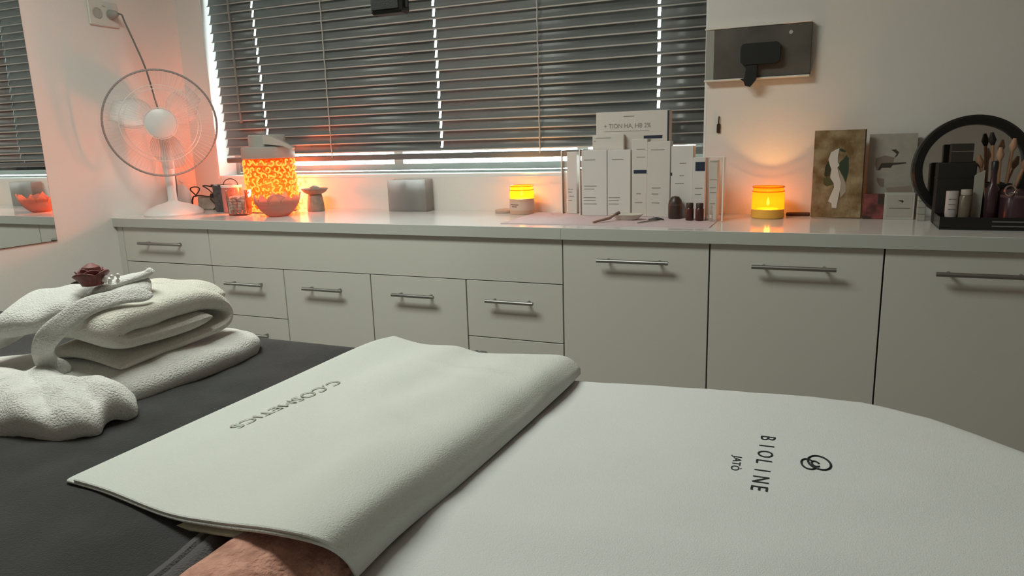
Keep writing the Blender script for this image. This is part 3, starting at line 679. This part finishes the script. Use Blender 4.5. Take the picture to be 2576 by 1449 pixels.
t = thing('red_box', 'small dark red marbled box below the sketch card', 'box', (.888, .362, ZT))
MB().box(-.028, .028, -.012, .012, 0, .076, .0012).build('body', mat('red_marble', (.30, .075, .075), .6, col2=(.09, .03, .025), vscale=35), t)
MB().box(.010, .0282, -.0124, -.0118, .045, .0764).build('dark_corner', mat('umber_print', (.05, .035, .025), .7), t)
MB().box(-.028, -.004, -.0124, -.0118, 0.001, .008).build('dark_strip', MATS['umber_print'], t)
t = thing('framed_card', 'small white framed card in front of the sketch card', 'frame', (.957, .352, ZT))
MB().box(-.041, .041, -.004, .010, 0, .081, .001).build('frame', mat('frame_white', (.50, .49, .44), .6), t)
MB().box(-.034, .034, -.0046, -.0041, .008, .073).build('card', mat('frame_card', (.44, .42, .37), .7), t)
MB().box(-.028, .029, -.0052, -.0047, .0335, .0348).build('print_line', M_sk, t)
MB().prism([(-.002, .058), (.008, .059), (.010, .055), (.007, .049), (.005, .054), (-.004, .056)], .0047, .0052, RX).build('print_mark', M_sk, t)
MB().box(.0412, .0428, -.003, .011, 0, .079).build('back_edge', M_black, t)
for i in range(4):
    tag(MB().box(1.003, 1.024, .318, .345, ZT + .0002 + i * .0195, ZT + .0190 + i * .0195, .001).build('white_sachet_box', mat('sachet_white', (.40, .39, .34), .6)),
        ('lowest', 'second lowest', 'second highest', 'topmost')[i] + ' of the four little pale boxes stacked beside the round mirror', 'box', 'stack of little pale boxes')

# round mirror
t = thing('round_mirror', 'round table mirror with a thick black frame at the right end of the worktop', 'mirror', (1.130, .345, ZT))
RM = .150; cz = .1515
mm = Matrix.Translation((0, 0, cz)) @ Matrix.Rotation(-.04, 4, 'X') @ RX
fr = []
for r, z in ((RM - .010, -.018), (RM, -.012), (RM, .030), (RM - .006, .036), (RM - .026, .034), (RM - .028, .020), (RM - .028, -.018)):
    fr.append(ringpts(r, z, 72))
fr.append(fr[0])
MB().grid(fr, True).xf(mm).build('frame', mat('mirror_frame_black', (.010, .010, .010), .28), t, True)
MB().lathe([(RM - .027, .014), (RM - .027, .017)], 64).xf(mm).build('glass', mat('mirror_grey', (.62, .62, .60), .04, metal=1.0), t)
MB().box(-.05, .05, .0, .05, 0, .010, .002).build('foot', M_black, t)

# make-up tray and its contents
t = thing('makeup_tray', 'low black tray holding bottles in front of the round mirror', 'tray', (1.185, .175, ZT))
MB().box(-.150, .150, -.055, .055, 0, .006, .001).build('base', M_black, t)
for b_ in ((-.150, .150, -.055, -.051, .006, .034), (-.150, .150, .051, .055, .006, .034), (-.150, -.146, -.051, .051, .006, .034), (.146, .150, -.051, .051, .006, .034)): MB().box(*b_).build('side', mat('tray_black', (.014, .012, .012), .25), t)
MB().box(-.03, .146, -.0565, -.0552, .010, .013).build('trim_line', mat('tray_trim', (.16, .17, .17), .3), t)
MB().box(-.03, .146, -.0565, -.0552, .022, .025).build('trim_line', MATS['tray_trim'], t)
ZTr = ZT + .0062
M_blk2 = mat('matte_black_box', (.016, .014, .013), .6)
t = thing('black_case', 'matte black case standing behind the white tube', 'case', (1.082, .262, ZT))
MB().box(-.048, .048, -.022, .018, 0, .172, .003).build('body', M_blk2, t)
MB().box(-.0482, .0482, -.0225, .0182, .130, .1315).build('lid_seam', M_black, t)
t = thing('dark_carton', 'small dark brown carton on top of the black case', 'box', (1.092, .262, ZT + .1722))
MB().box(-.027, .027, -.015, .015, 0, .052, .001).build('carton', mat('umber_carton', (.035, .028, .024), .6), t)
MB().box(-.027, .027, -.0154, -.0148, .030, .032).build('print', M_sk2, t)
t = thing('cream_tube', 'short white cosmetic tube at the left of the tray', 'tube', (1.066, .168, ZTr))
MB().lathe([(.0135, .024), (.0150, .034), (.0150, .060), (.0150, .094)], 20, squash=.7).build('body', mat('tube_white', (.50, .45, .44), .5), t, True)
MB().lathe([(.0125, 0), (.0135, .002), (.0135, .024)], 20, squash=.8).build('cap', mat('tube_cap', (.05, .04, .045), .4), t, True)
pr_ = MB()
for zz in (.045, .058, .072): pr_.box(-.009, .009, -.0112, -.0104, zz, zz + .0012)
pr_.build('print', M_sk2, t, kind='stuff')
t = thing('brown_jar', 'taupe glass jar right of the white tube', 'jar', (1.098, .168, ZTr))
MB().lathe([(.0145, 0), (.0155, .003), (.0160, .078), (.0120, .084)], 22).build('body', mat('taupe_glass', (.155, .12, .085), .25), t, True)
MB().lathe([(.0130, .084), (.0130, .096), (.012, .098)], 20).build('cap', mat('jar_cap_white', (.40, .36, .32), .5), t, True)
t = thing('white_tube', 'tall slim white tube with a slanted end behind the taupe jar', 'tube', (1.127, .185, ZTr))
MB().prism([(-.010, .0), (.010, .0), (.012, .148), (-.010, .134)], -.006, .006, RX).build('body', mat('tube_white2', (.36, .35, .31), .5), t)
MB().box(-.0115, .0115, -.007, .007, 0, .018, .001).build('cap', mat('tube_cap2', (.20, .17, .15), .5), t)
t = thing('plum_canister', 'dark plum canister with a metal ring on the tray', 'canister', (1.222, .172, ZTr))
M_plum = mat('plum_lacquer', (.045, .020, .026), .22)
MB().lathe([(.044, 0), (.047, .003), (.047, .092), (.044, .097), (.0, .098)], 40, cap=False).build('body', M_plum, t, True)
MB().lathe([(.0475, .078), (.0480, .080), (.0480, .083), (.0475, .085)], 40, cap=False).build('band', mat('plum_band', (.10, .06, .06), .3), t, True)
MB().tube([(-.034 + .013 * math.cos(2 * PI * k / 24), -.046 + .006 * math.cos(2 * PI * k / 24), .098 + .013 * math.sin(2 * PI * k / 24)) for k in range(24)], .0022, 8, True).build('ring', mat('ring_metal', (.55, .40, .34), .25, metal=1.0), t, True)
t = thing('plum_bottle', 'slender dark plum bottle between the white tube and the canister', 'bottle', (1.158, .172, ZTr))
MB().lathe([(.014, 0), (.0155, .003), (.0155, .10), (.008, .112), (.007, .135), (.0075, .150)], 22).build('body', M_plum, t, True)
MB().lathe([(.0085, .150), (.0085, .170), (.006, .173)], 18).build('cap', M_black, t, True)
# brush pot with individual brushes
t = thing('brush_pot', 'dark brush pot behind the plum canister', 'pot', (1.188, .265, ZTr - .0062))
MB().lathe([(.028, 0), (.030, .003), (.032, .112), (.029, .112), (.027, .006), (.0, .006)], 26, cap=False).build('body', M_blk2, t, True)
MB().tube(ringpts(.0305, .112, 30), .0022, 6, True).build('rim', M_black, t, True)
for i, (dx, dy, tx, ty, h, cc) in enumerate(((-.012, -.006, -.035, -.005, .185, 0), (.0, -.010, -.006, -.008, .205, 1), (.010, -.002, .012, -.004, .228, 1), (.014, .006, .040, .0, .180, 0), (-.002, .010, -.018, .008, .245, 2))):
    lab = ('copper-tipped brush leaning left in the brush pot', 'upright copper brush at the front of the pot', 'tall copper brush beside the mirror rim', 'copper brush leaning right in the brush pot', 'tallest brush, black-headed, at the back of the pot')[i]
    b_ = thing('cosmetic_brush', lab, 'brush', (1.188 + dx, .265 + dy, ZT + .0075), group='brushes in the dark pot')
    p0 = Vector((0, 0, 0)); p1 = Vector((tx, ty, h - .035)); p2 = Vector((tx * 1.25, ty * 1.2, h))
    MB().tube([p0, p1], [.0025, .0042], 8).build('handle', mat('brush_copper', (.48, .26, .15), .35, metal=.5), b_, True)
    MB().tube([p1, p1.lerp(p2, .4), p2], [.0045, .010, .004], 10).build('bristles', (mat('hair_tan', (.34, .19, .11), .9), mat('hair_copper', (.50, .30, .19), .85), M_blk2)[cc], b_, True)

# ------------------------------------------------------------------ treatment bed
ZB = 0.775
def yfar(x):
    P = [(-2, -1.13), (-.9, -1.130), (-.16, -1.125), (0, -1.115), (.43, -1.125), (.56, -1.108), (.72, -1.090), (.80, -1.090), (.87, -1.121), (.914, -1.158), (.95, -1.193), (1.0, -1.255), (1.05, -1.36), (1.08, -1.47)]
    for (a, b), (c, d) in zip(P, P[1:]):
        if a <= x <= c: return b + (d - b) * (x - a) / (c - a)
    return P[-1][1]
def ynear(x): return -2.94 - yfar(x) if x > .72 else -1.85
t = thing('treatment_bed', 'padded treatment bed running in front of the cabinets', 'bed', (-.3, -1.48, 0))
def lay(x0, x1, nx, ztop, inset, drop, rad, wob, thick=None):
    rows = []
    for i in range(nx + 1):
        x = x0 + (x1 - x0) * i / nx; a = yfar(x) - inset; b = ynear(x) + inset; row = []
        row.append((x, a, ztop - drop))
        for k in range(5):
            an = k / 4 * PI / 2; row.append((x, a - rad + rad * math.cos(an), ztop - rad + rad * math.sin(an)))
        m = 40
        for k in range(1, m):
            y = a - rad + (b + rad - a + rad) * k / m; row.append((x, y, ztop + (wob(x, y) if wob else 0)))
        for k in range(5):
            an = PI / 2 + k / 4 * PI / 2; row.append((x, b + rad + rad * math.cos(an), ztop - rad + rad * math.sin(an)))
        row.append((x, b, ztop - drop)); rows.append(row)
    return rows
rows = [[(p[0] + .3, p[1] + 1.48, p[2]) for p in r] for r in lay(-1.62, 1.075, 60, ZB - .004, .012, .09, .03, None)]
mb = MB().grid(rows); mb.add(rows[0], [tuple(range(len(rows[0])))]); mb.add(rows[-1], [tuple(range(len(rows[-1])))])
mb.f.append(tuple(range(0, len(rows) * len(rows[0]), len(rows[0]))) + tuple(reversed([len(rows[0]) * (i + 1) - 1 for i in range(len(rows))])))
mb.build('mattress', mat('cream_vinyl', (.5, .48, .43), .5), t, True)
MB().box(-1.25, 1.15, -.28, .28, .60, .684, .01).build('frame', M_white, t)
for sx in (-1.1, 1.0):
    for sy in (-.24, .24): MB().tube([(sx, sy, .60), (sx, sy, .0)], .025, 12).build('leg', M_white, t, True)
MB().box(-1.1, 1.0, -.02, .02, .18, .22).build('stretcher', M_white, t)

# white sheet
def wob_s(x, y):
    v = .0030 * math.sin(8 * y + 3 * x) * math.sin(5 * x) + .0016 * noise.noise(Vector((x * 9, y * 22, 2)))
    # soft pulls running along the bed near the front
    v += .0020 * math.exp(-((y + 1.50 + .05 * math.sin(4 * x)) / .030) ** 2) + .0016 * math.exp(-((y + 1.60) / .022) ** 2) * math.sin(9 * x)
    return v
rows = []
for r in lay(.05, 1.078, 110, ZB, 0.0, .26, .022, wob_s):
    rr = []
    for j, p in enumerate(r):
        x, y, z = p
        if j < 5 or j > len(r) - 6: y += .0035 * noise.noise(Vector((x * 26, z * 10, 5)))
        rr.append((x, y, z))
    rows.append(rr)
sheet = MB().grid(rows); e = len(rows) - 1
SV = list(sheet.v); SF = list(sheet.f)
so = sheet.build('bed_sheet', M_sheet, None, True)
tag(so, 'white cotton sheet with black embroidered lettering over the head of the bed', 'sheet')
SB = BVHTree.FromPolygons([Vector(v) for v in SV], SF)
def on(bvh, x, y, off):
    h = bvh.ray_cast(Vector((x, y, 1.3)), Vector((0, 0, -1)))[0]
    return (x, y, (h.z if h else ZB) + off)
def letters(parts, bvh, off, name, m, parent):
    mb = MB()
    for s, size, bx, by, sx, shear in parts:
        vs, fs = text_geo(s, size, sx)
        mb.add([on(bvh, bx + ty + shear * tx, by - tx, off) for tx, ty in vs], fs)
    return mb.build(name, m, parent)
P_ = []
for i, ch in enumerate('BIOLINE'):
    wv = {'I': .004, 'O': -.002, 'N': -.001}.get(ch, 0)
    P_.append((ch, .0238, .6845, -1.2620 - i * .0213 - wv, .95, .0))
letters(P_, SB, .0006, 'embroidered_name', M_ink, so)
letters([('JAT\u00d2', .0125, .6610, -1.3270, 1.25, 0)], SB, .0006, 'embroidered_subline', M_ink, so)
em = MB()
def ellipse(c, rx, ry, rot, n=30, a0=0, a1=2 * PI):
    out = []
    for k in range(n + 1):
        a = a0 + (a1 - a0) * k / n; x, y = rx * math.cos(a), ry * math.sin(a); out.append((c[0] + x * math.cos(rot) - y * math.sin(rot), c[1] + x * math.sin(rot) + y * math.cos(rot)))
    return out
for pl, wd_ in ((ellipse((.7475, -1.3170), .0108, .0160, .30), .0012), (ellipse((.7440, -1.3205), .0036, .0062, .4, a1=5.2), .0011), (ellipse((.7370, -1.3230), .0068, .0120, .25, a0=.7, a1=5.6), .0011)):
    em.tube([on(SB, x, y, .0004) for x, y in pl], wd_, 5)
em.build('embroidered_emblem', M_ink, so, True)

# charcoal blanket
def wob_b(x, y):
    return .0055 * noise.noise(Vector((x * 6, y * 8, 9))) + .003 * noise.noise(Vector((x * 16, y * 20, 4)))
rows = []
NX = 110
for i in range(NX + 1):
    s = i / NX
    base = lay(-1.58, -1.58, 1, ZB + .011, -.006, .30, .03, None)[0]
    row = []
    for j, p0 in enumerate(base):
        y = p0[1]
        xe = .272 + .016 * max(0, min(1, (-1.66 - y) / .10)) if y < -1.5 else .262
        x = -1.58 + (xe + 1.58) * s
        z = p0[2]
        if 5 < j < len(base) - 6: z += wob_b(x, y)
        yy = y + (.012 * noise.noise(Vector((x * 5, z * 6, 3))) if (j < 4 or j > len(base) - 5) else 0)
        row.append((x, yy, z))
    rows.append(row)
bl = MB().grid(rows); BV = [Vector(v) for v in bl.v]; BF = list(bl.f); BB = BVHTree.FromPolygons(BV, BF)
bo = bl.build('charcoal_blanket', M_blank, None, True); bo.modifiers.new('thick', 'SOLIDIFY').thickness = .006; bo.modifiers['thick'].offset = 1
tag(bo, 'charcoal fleece blanket covering the foot of the bed', 'blanket')
hm = MB()
base_y = [-1.86 + .745 * k / 60 for k in range(61)]
hr = []
for off, dz in ((-.030, .0005), (-.026, .0055), (-.018, .0075), (-.015, .0052), (-.011, .0075), (-.002, .0065), (.004, .001), (.003, -.006)):
    hr.append([((.272 + .016 * max(0, min(1, (-1.66 - y) / .10)) if y < -1.5 else .262) + off, y, ZB + .016 + dz + wob_b(.27, y) * .5) for y in base_y])
hm.grid(hr).build('hem', M_hem, bo, True)

# brown plush blanket rolled across the bed under the towel
rows = []
for i in range(46):
    y = -1.90 + .80 * i / 45
    h = .042 - .024 * max(0, min(1, (y + 1.70) / .5)); x0, x1 = .284, .392 + .012 * max(0, min(1, (y + 1.6) / .4))
    if y < -1.84: h = max(.012, h - (-1.84 - y) * .9)
    row = []
    for k in range(25):
        u = k / 24; an = PI * (1 - u); cxm = (x0 + x1) / 2; rx = (x1 - x0) / 2
        x = cxm + rx * math.copysign(abs(math.cos(an)) ** .9, math.cos(an)); z = ZB + .001 + h * math.sin(an) ** .8
        d = .0028 * noise.noise(Vector((x * 60, y * 60, 1))); row.append((x, y, max(ZB + .001, z + d)))
    rows.append(row)
br = MB().grid(rows); br.add(rows[0], [tuple(range(25))]); br.add(rows[-1], [tuple(reversed(range(25)))])
tag(br.build('brown_plush_blanket', M_brown, None, True), 'reddish-brown plush blanket rolled across the bed under the folded towel', 'blanket')

# folded towel with lettering
NE = catmull([(.030, -1.655, .796), (.098, -1.660, .797), (.202, -1.680, .803), (.282, -1.696, .818), (.352, -1.708, .833), (.392, -1.702, .829), (.404, -1.684, .806), (.406, -1.672, .782)], 60)
FE = catmull([(.094, -1.124, .812), (.150, -1.122, .802), (.211, -1.122, .804), (.256, -1.122, .797), (.334, -1.122, .802), (.392, -1.122, .805), (.417, -1.124, .792), (.421, -1.126, .780)], 60)
LE = catmull([(.030, -1.655, .796), (.040, -1.475, .799), (.048, -1.34, .801), (.060, -1.209, .806), (.074, -1.155, .810), (.094, -1.124, .812)], 60)
RE = catmull([(.406, -1.672, .782), (.404, -1.60, .781), (.410, -1.50, .780), (.416, -1.355, .780), (.421, -1.20, .780), (.421, -1.126, .780)], 60)
rows = []
for j in range(60):
    v = j / 59; row = []
    for i in range(60):
        u = i / 59
        p = NE[i] * (1 - v) + FE[i] * v + LE[j] * (1 - u) + RE[j] * u - (NE[0] * (1 - u) * (1 - v) + NE[-1] * u * (1 - v) + FE[0] * (1 - u) * v + FE[-1] * u * v)
        edge = min(u, 1 - u, v, 1 - v) * 6; am = min(1, max(0, edge))
        z = .0034 * noise.noise(Vector((p.x * 14, p.y * 7, 3))) + .0016 * math.sin(30 * p.x + 14 * p.y + 3 * noise.noise(Vector((p.x * 8, p.y * 8, 0))))
        z += .0060 * math.exp(-((p.y + 1.22 + .35 * (p.x - .25)) / .014) ** 2) * math.exp(-((p.x - .30) / .07) ** 2)
        z += .0045 * math.exp(-((p.y + 1.42 + .5 * (p.x - .25)) / .012) ** 2) * math.exp(-((p.x - .28) / .06) ** 2)
        row.append((p.x, p.y, p.z + z * am))
    rows.append(row)
tw = MB().grid(rows); TV = [Vector(v) for v in tw.v]; TF = list(tw.f); TB = BVHTree.FromPolygons(TV, TF)
to = tw.build('folded_towel', M_tow, None, True)
md = to.modifiers.new('thick', 'SOLIDIFY'); md.thickness = .0045; md.offset = -1
sub(to, 1)
tag(to, 'smooth white folded towel with embossed lettering lying across the bed', 'towel')
un = []
for j in range(40):
    v = j / 39; row = []
    for i in range(30):
        u = i / 29 * .5; a = rows[int(v * 59)][int(u * 59)]; g = max(0, 1 - v * 5) * max(0, 1 - u * 2.2)
        row.append((a[0] + .006 + .004 * (1 - u), a[1] + .004 - .011 * g * math.sin(PI * min(1, u * 2.6 + .1)), a[2] - .0085 - .003 * g))
    un.append(row)
uo = MB().grid(un).build('lower_layer', mat('towel_under', (.66, .66, .50), .92, bump=.35, bscale=600), to, True)
md = uo.modifiers.new('thick', 'SOLIDIFY'); md.thickness = .003; md.offset = -1
# stitched hem ridge along the near edge
hp_ = [(p.x, p.y + .0035, p.z + .0005) for p in NE[2:50]]
MB().tube(hp_, .0016, 6).build('hem_ridge', M_tow, to, True)
letters([('C.COSMETICS', .0245, .114, -1.312, 1.22, -.085)], TB, .0014, 'embossed_lettering', M_emb, to)

# ------------------------------------------------------------------ towel stack
def lobed(outline, z0, H, p, n_r=14, n_a=64, amp=.006, fr=16, seed=0, sag=0.0, tip=None):
    """soft closed mound over an outline"""
    P = catmull([(x, y, 0) for x, y in outline] + [(outline[0][0], outline[0][1], 0)], n_a + 1)[:-1]
    c = sum(P, Vector()) / n_a; rows = []
    for i in range(n_r + 1):
        s = 1 - i / n_r; row = []
        for q in P:
            if i == 0: v = c + (q - c) * .97; z = z0
            else:
                rr = math.cos((i - 1) / (n_r - 1) * PI / 2); v = c + (q - c) * max(rr, .001); z = z0 + H * (1 - rr ** p) ** (1 / p) if i > 0 else z0
                z = z0 + .004 + H * math.sin((i - 1) / (n_r - 1) * PI / 2) ** .55 if i > 1 else z0 + .006
            d = noise.noise(Vector((v.x * fr, v.y * fr, seed))) * amp + noise.noise(Vector((v.x * fr * 2.7, v.y * fr * 2.7, seed + 5))) * amp * .35
            if tip: z += tip(v.x, v.y)
            row.append((v.x, v.y, max(z0, z + (d if i > 0 else 0))))
        rows.append(row)
    mb = MB().grid(rows, True); mb.add(rows[0], [tuple(range(n_a))]); mb.add(rows[-1], [tuple(range(n_a))]); return mb
ZK = ZB + .0165
lw = lobed([(-.100, -1.222), (-.090, -1.30), (-.094, -1.40), (-.108, -1.475), (-.20, -1.525), (-.33, -1.535), (-.42, -1.53), (-.45, -1.49), (-.38, -1.42), (-.32, -1.33), (-.27, -1.24), (-.20, -1.19), (-.135, -1.19)], ZK, .041, 2.4, amp=.007, fr=15, seed=1)
sub(tag(lw.build('bath_towel', M_terry, None, True), 'plump white bath towel at the bottom of the towel stack', 'towel', 'towel stack on the bed'), 1)
def cr_tip(x, y):
    q = x * .45 + y + .012 * noise.noise(Vector((x * 14, y * 14, 7)))
    return .009 * (abs(math.sin(62 * q)) - .55) + .003 * (abs(noise.noise(Vector((x * 24, y * 34, 1)))) * 2 - .5)
cw = lobed([(-.075, -1.478), (-.052, -1.500), (-.062, -1.530), (-.048, -1.556), (-.070, -1.585), (-.13, -1.596), (-.22, -1.605), (-.33, -1.60), (-.41, -1.54), (-.37, -1.49), (-.27, -1.462), (-.19, -1.472), (-.125, -1.498)], ZK, .046, 2.2, n_r=26, n_a=120, amp=.007, fr=15, seed=3, tip=cr_tip)
sub(tag(cw.build('face_cloth', M_terry, None, True), 'crumpled white face cloth slumped in front of the towel stack', 'towel', 'towel stack on the bed'), 1)

def ribbon(path, thf, xs_, wobf, n=120, endround=.028):
    """thick folded strip: path in (y,z), swept along x"""
    C_ = catmull([(y, z, 0) for y, z in path], n); L = []; Rr = []
    for i in range(n):
        tg = (C_[min(i + 1, n - 1)] - C_[max(i - 1, 0)]).normalized(); nm = Vector((-tg.y, tg.x, 0)); e_ = min(i, n - 1 - i); k = thf(i / (n - 1)) / 2 * min(1, math.sqrt(max(0, 1 - (1 - min(1, (e_ + .4) / 6)) ** 2)))
        L.append((C_[i], nm, k))
    rows = []; x0, x1 = xs_[0], xs_[-1]
    for x in xs_:
        d = min(x - x0, x1 - x); r = math.sqrt(max(0.0, 1 - (1 - min(1, d / endround)) ** 2)) * .62 + .38
        A = [(x + wobf(x, c.x, c.y)[0] , c.x + nm.x * k * r + wobf(x, c.x, c.y)[1], c.y + nm.y * k * r + wobf(x, c.x + .3, c.y)[2]) for c, nm, k in L]
        B = [(x + wobf(x, c.x, c.y)[0] , c.x - nm.x * k * r + wobf(x, c.x, c.y)[1], c.y - nm.y * k * r + wobf(x, c.x + .3, c.y)[2]) for c, nm, k in L]
        rows.append(A + B[::-1])
    mb = MB().grid(rows, True); m = len(rows[0])
    for ri in (0, len(rows) - 1): mb.f += [(ri * m + i, ri * m + i + 1, ri * m + m - 2 - i, ri * m + m - 1 - i) for i in range(n - 1)]
    return mb
def wobu(x, y, z):
    return (.010 * noise.noise(Vector((y * 9, z * 20, 2))), .010 * noise.noise(Vector((x * 9, z * 9, 4))), .007 * noise.noise(Vector((x * 11, y * 9, 6))) + .004 * math.exp(-((x + .22) / .08) ** 2) - .007 * math.exp(-((x + .165) / .022) ** 2 - ((y - .3 + 1.385) / .020) ** 2) * (z > .885))
path = [(-1.282, .868), (-1.34, .867), (-1.40, .867), (-1.432, .869), (-1.450, .878), (-1.447, .889), (-1.42, .896), (-1.36, .899), (-1.30, .896), (-1.260, .886), (-1.243, .870), (-1.248, .853), (-1.275, .845), (-1.34, .842), (-1.41, .839), (-1.452, .836)]
def th_u(u): return .025 + .012 * max(0, min(1, (u - .22) / .12)) * max(0, min(1, (.66 - u) / .12)) - .007 * max(0, min(1, (u - .60) / .1))
xs_ = [-.305, -.301, -.296] + [-.289 + .0074 * k for k in range(20)] + [-.144, -.139, -.135]
up = ribbon(path, th_u, xs_, wobu)
uo_ = up.build('hand_towel', M_terry2, None, True)
sm = uo_.modifiers.new('soft', 'SMOOTH'); sm.factor = .5; sm.iterations = 6
tag(uo_, 'thick cream hand towel folded in layers in the middle of the stack', 'towel', 'towel stack on the bed')

# rolled cloth on top with the flower
def strip(pts, wid, th, m, nm, parent, wobb=.003, n=50, tw=None, seed=0):
    C_ = catmull(pts, n); rows = []
    for i in range(n):
        tg = (C_[min(i + 1, n - 1)] - C_[max(i - 1, 0)]).normalized(); a = tw(i / (n - 1)) if tw else Vector((0, 0, 1)); nm_ = (a - tg * a.dot(tg)).normalized(); sd = tg.cross(nm_)
        e_ = min(i, n - 1 - i); k = math.sqrt(max(.04, 1 - (1 - min(1, (e_ + .2) / 5)) ** 2)); w_ = wid(i / (n - 1)) if callable(wid) else wid; t_ = th(i / (n - 1)) if callable(th) else th
        row = []
        for q in range(22):
            an = 2 * PI * q / 22; ca, sa = math.cos(an), math.sin(an)
            p = C_[i] + sd * w_ / 2 * k * math.copysign(abs(ca) ** .6, ca) + nm_ * t_ / 2 * k * math.copysign(abs(sa) ** .8, sa)
            p += Vector((0, 0, 1)) * noise.noise(p * 22 + Vector((0, 0, seed))) * wobb
            row.append(p)
        rows.append(row)
    mb = MB().grid(rows, True); mb.add(rows[0], [tuple(range(22))]); mb.add(rows[-1], [tuple(range(22))])
    return sub(mb.build(nm, m, parent, True), 1)
t = thing('tied_cloth', 'white tied cloth draped over the top of the towel stack', 'cloth', (0, 0, 0), group='towel stack on the bed')
t.location = (-.28, -1.38, .90); OFF = Vector((.28, 1.38, -.90))
def S(pts): return [Vector(p) + OFF for p in pts]
strip(S([(-.368, -1.452, .868), (-.345, -1.456, .882), (-.305, -1.455, .900), (-.258, -1.434, .914), (-.222, -1.402, .921), (-.200, -1.366, .927), (-.188, -1.343, .932)]), lambda u: .080 - .020 * u + .024 * math.sin(PI * u), lambda u: .046 - .028 * u, M_terry, 'roll', t, .008, tw=lambda u: Vector((.25, -.25, 1)))
strip(S([(-.240, -1.400, .926), (-.205, -1.365, .938), (-.187, -1.348, .944), (-.180, -1.342, .952)]), lambda u: .062 - .050 * u, .012, M_terry, 'end_tip', t, .003, seed=3)
strip(S([(-.245, -1.345, .914), (-.228, -1.300, .916), (-.205, -1.268, .908), (-.180, -1.252, .898), (-.160, -1.250, .886)]), .060, .018, M_terry2, 'rumpled_end', t, .008, seed=8)
strip(S([(-.150, -1.372, .921), (-.158, -1.412, .926), (-.172, -1.448, .921), (-.190, -1.478, .905), (-.206, -1.495, .884), (-.220, -1.496, .862), (-.224, -1.486, .842), (-.205, -1.472, .832)]), lambda u: .022 + .008 * math.sin(PI * u), .0085, M_terry, 'belt', t, .004, tw=lambda u: Vector((.9, -1, 1.2 - u)), seed=5)

t = thing('dark_red_rose', 'dark red fabric rose with white pearls on top of the towel stack', 'flower', (-.217, -1.412, .938))
t.scale = (.95, .95, 1.3)
M_rz = mat('rose_red', (.22, .062, .058), .6, var=.4, vscale=120)
MB().lathe([(.002, 0), (.012, .004), (.016, .012), (.012, .021), (.003, .025)], 16).build('bud', M_rz, t, True)
for k in range(11):
    a = k * 2.4; rr = .010 + .0011 * k; h = .020 - .0005 * k
    g = []
    for i in range(6):
        u = i / 5; row = []
        for j in range(7):
            b = (j / 6 - .5) * 1.5; r_ = rr * (.75 + .45 * u ** 1.5 + .10 * u * (k / 10)); row.append((r_ * math.cos(a + b), r_ * math.sin(a + b), .001 + h * (u - .25 * (2 * j / 6 - 1) ** 2 * u)))
        g.append(row)
    pt = MB().grid(g).build('petal', M_rz, t, True); pt.modifiers.new('thick', 'SOLIDIFY').thickness = .0012
MB().tube([(-.012, -.012, .006), (-.024, -.018, .004)], [.003, .0006], 6).build('leaf', MATS['dark_umber'], t, True)
M_pearl = mat('pearl', (.85, .83, .80), .2)
q0 = None
for k in range(12):
    x, y, z = .019 + random.uniform(-.006, .014), .012 + random.uniform(-.010, .010), .003 + random.uniform(0, .009)
    if q0 is None: q0 = MB().lathe([(.0004, -.003), (.0022, -.0021), (.003, 0), (.0022, .0021), (.0004, .003)], 10).build('pearl', M_pearl, t, True); o = q0
    else: o = copy_obj(q0, t)
    o.location = (x, y, z)
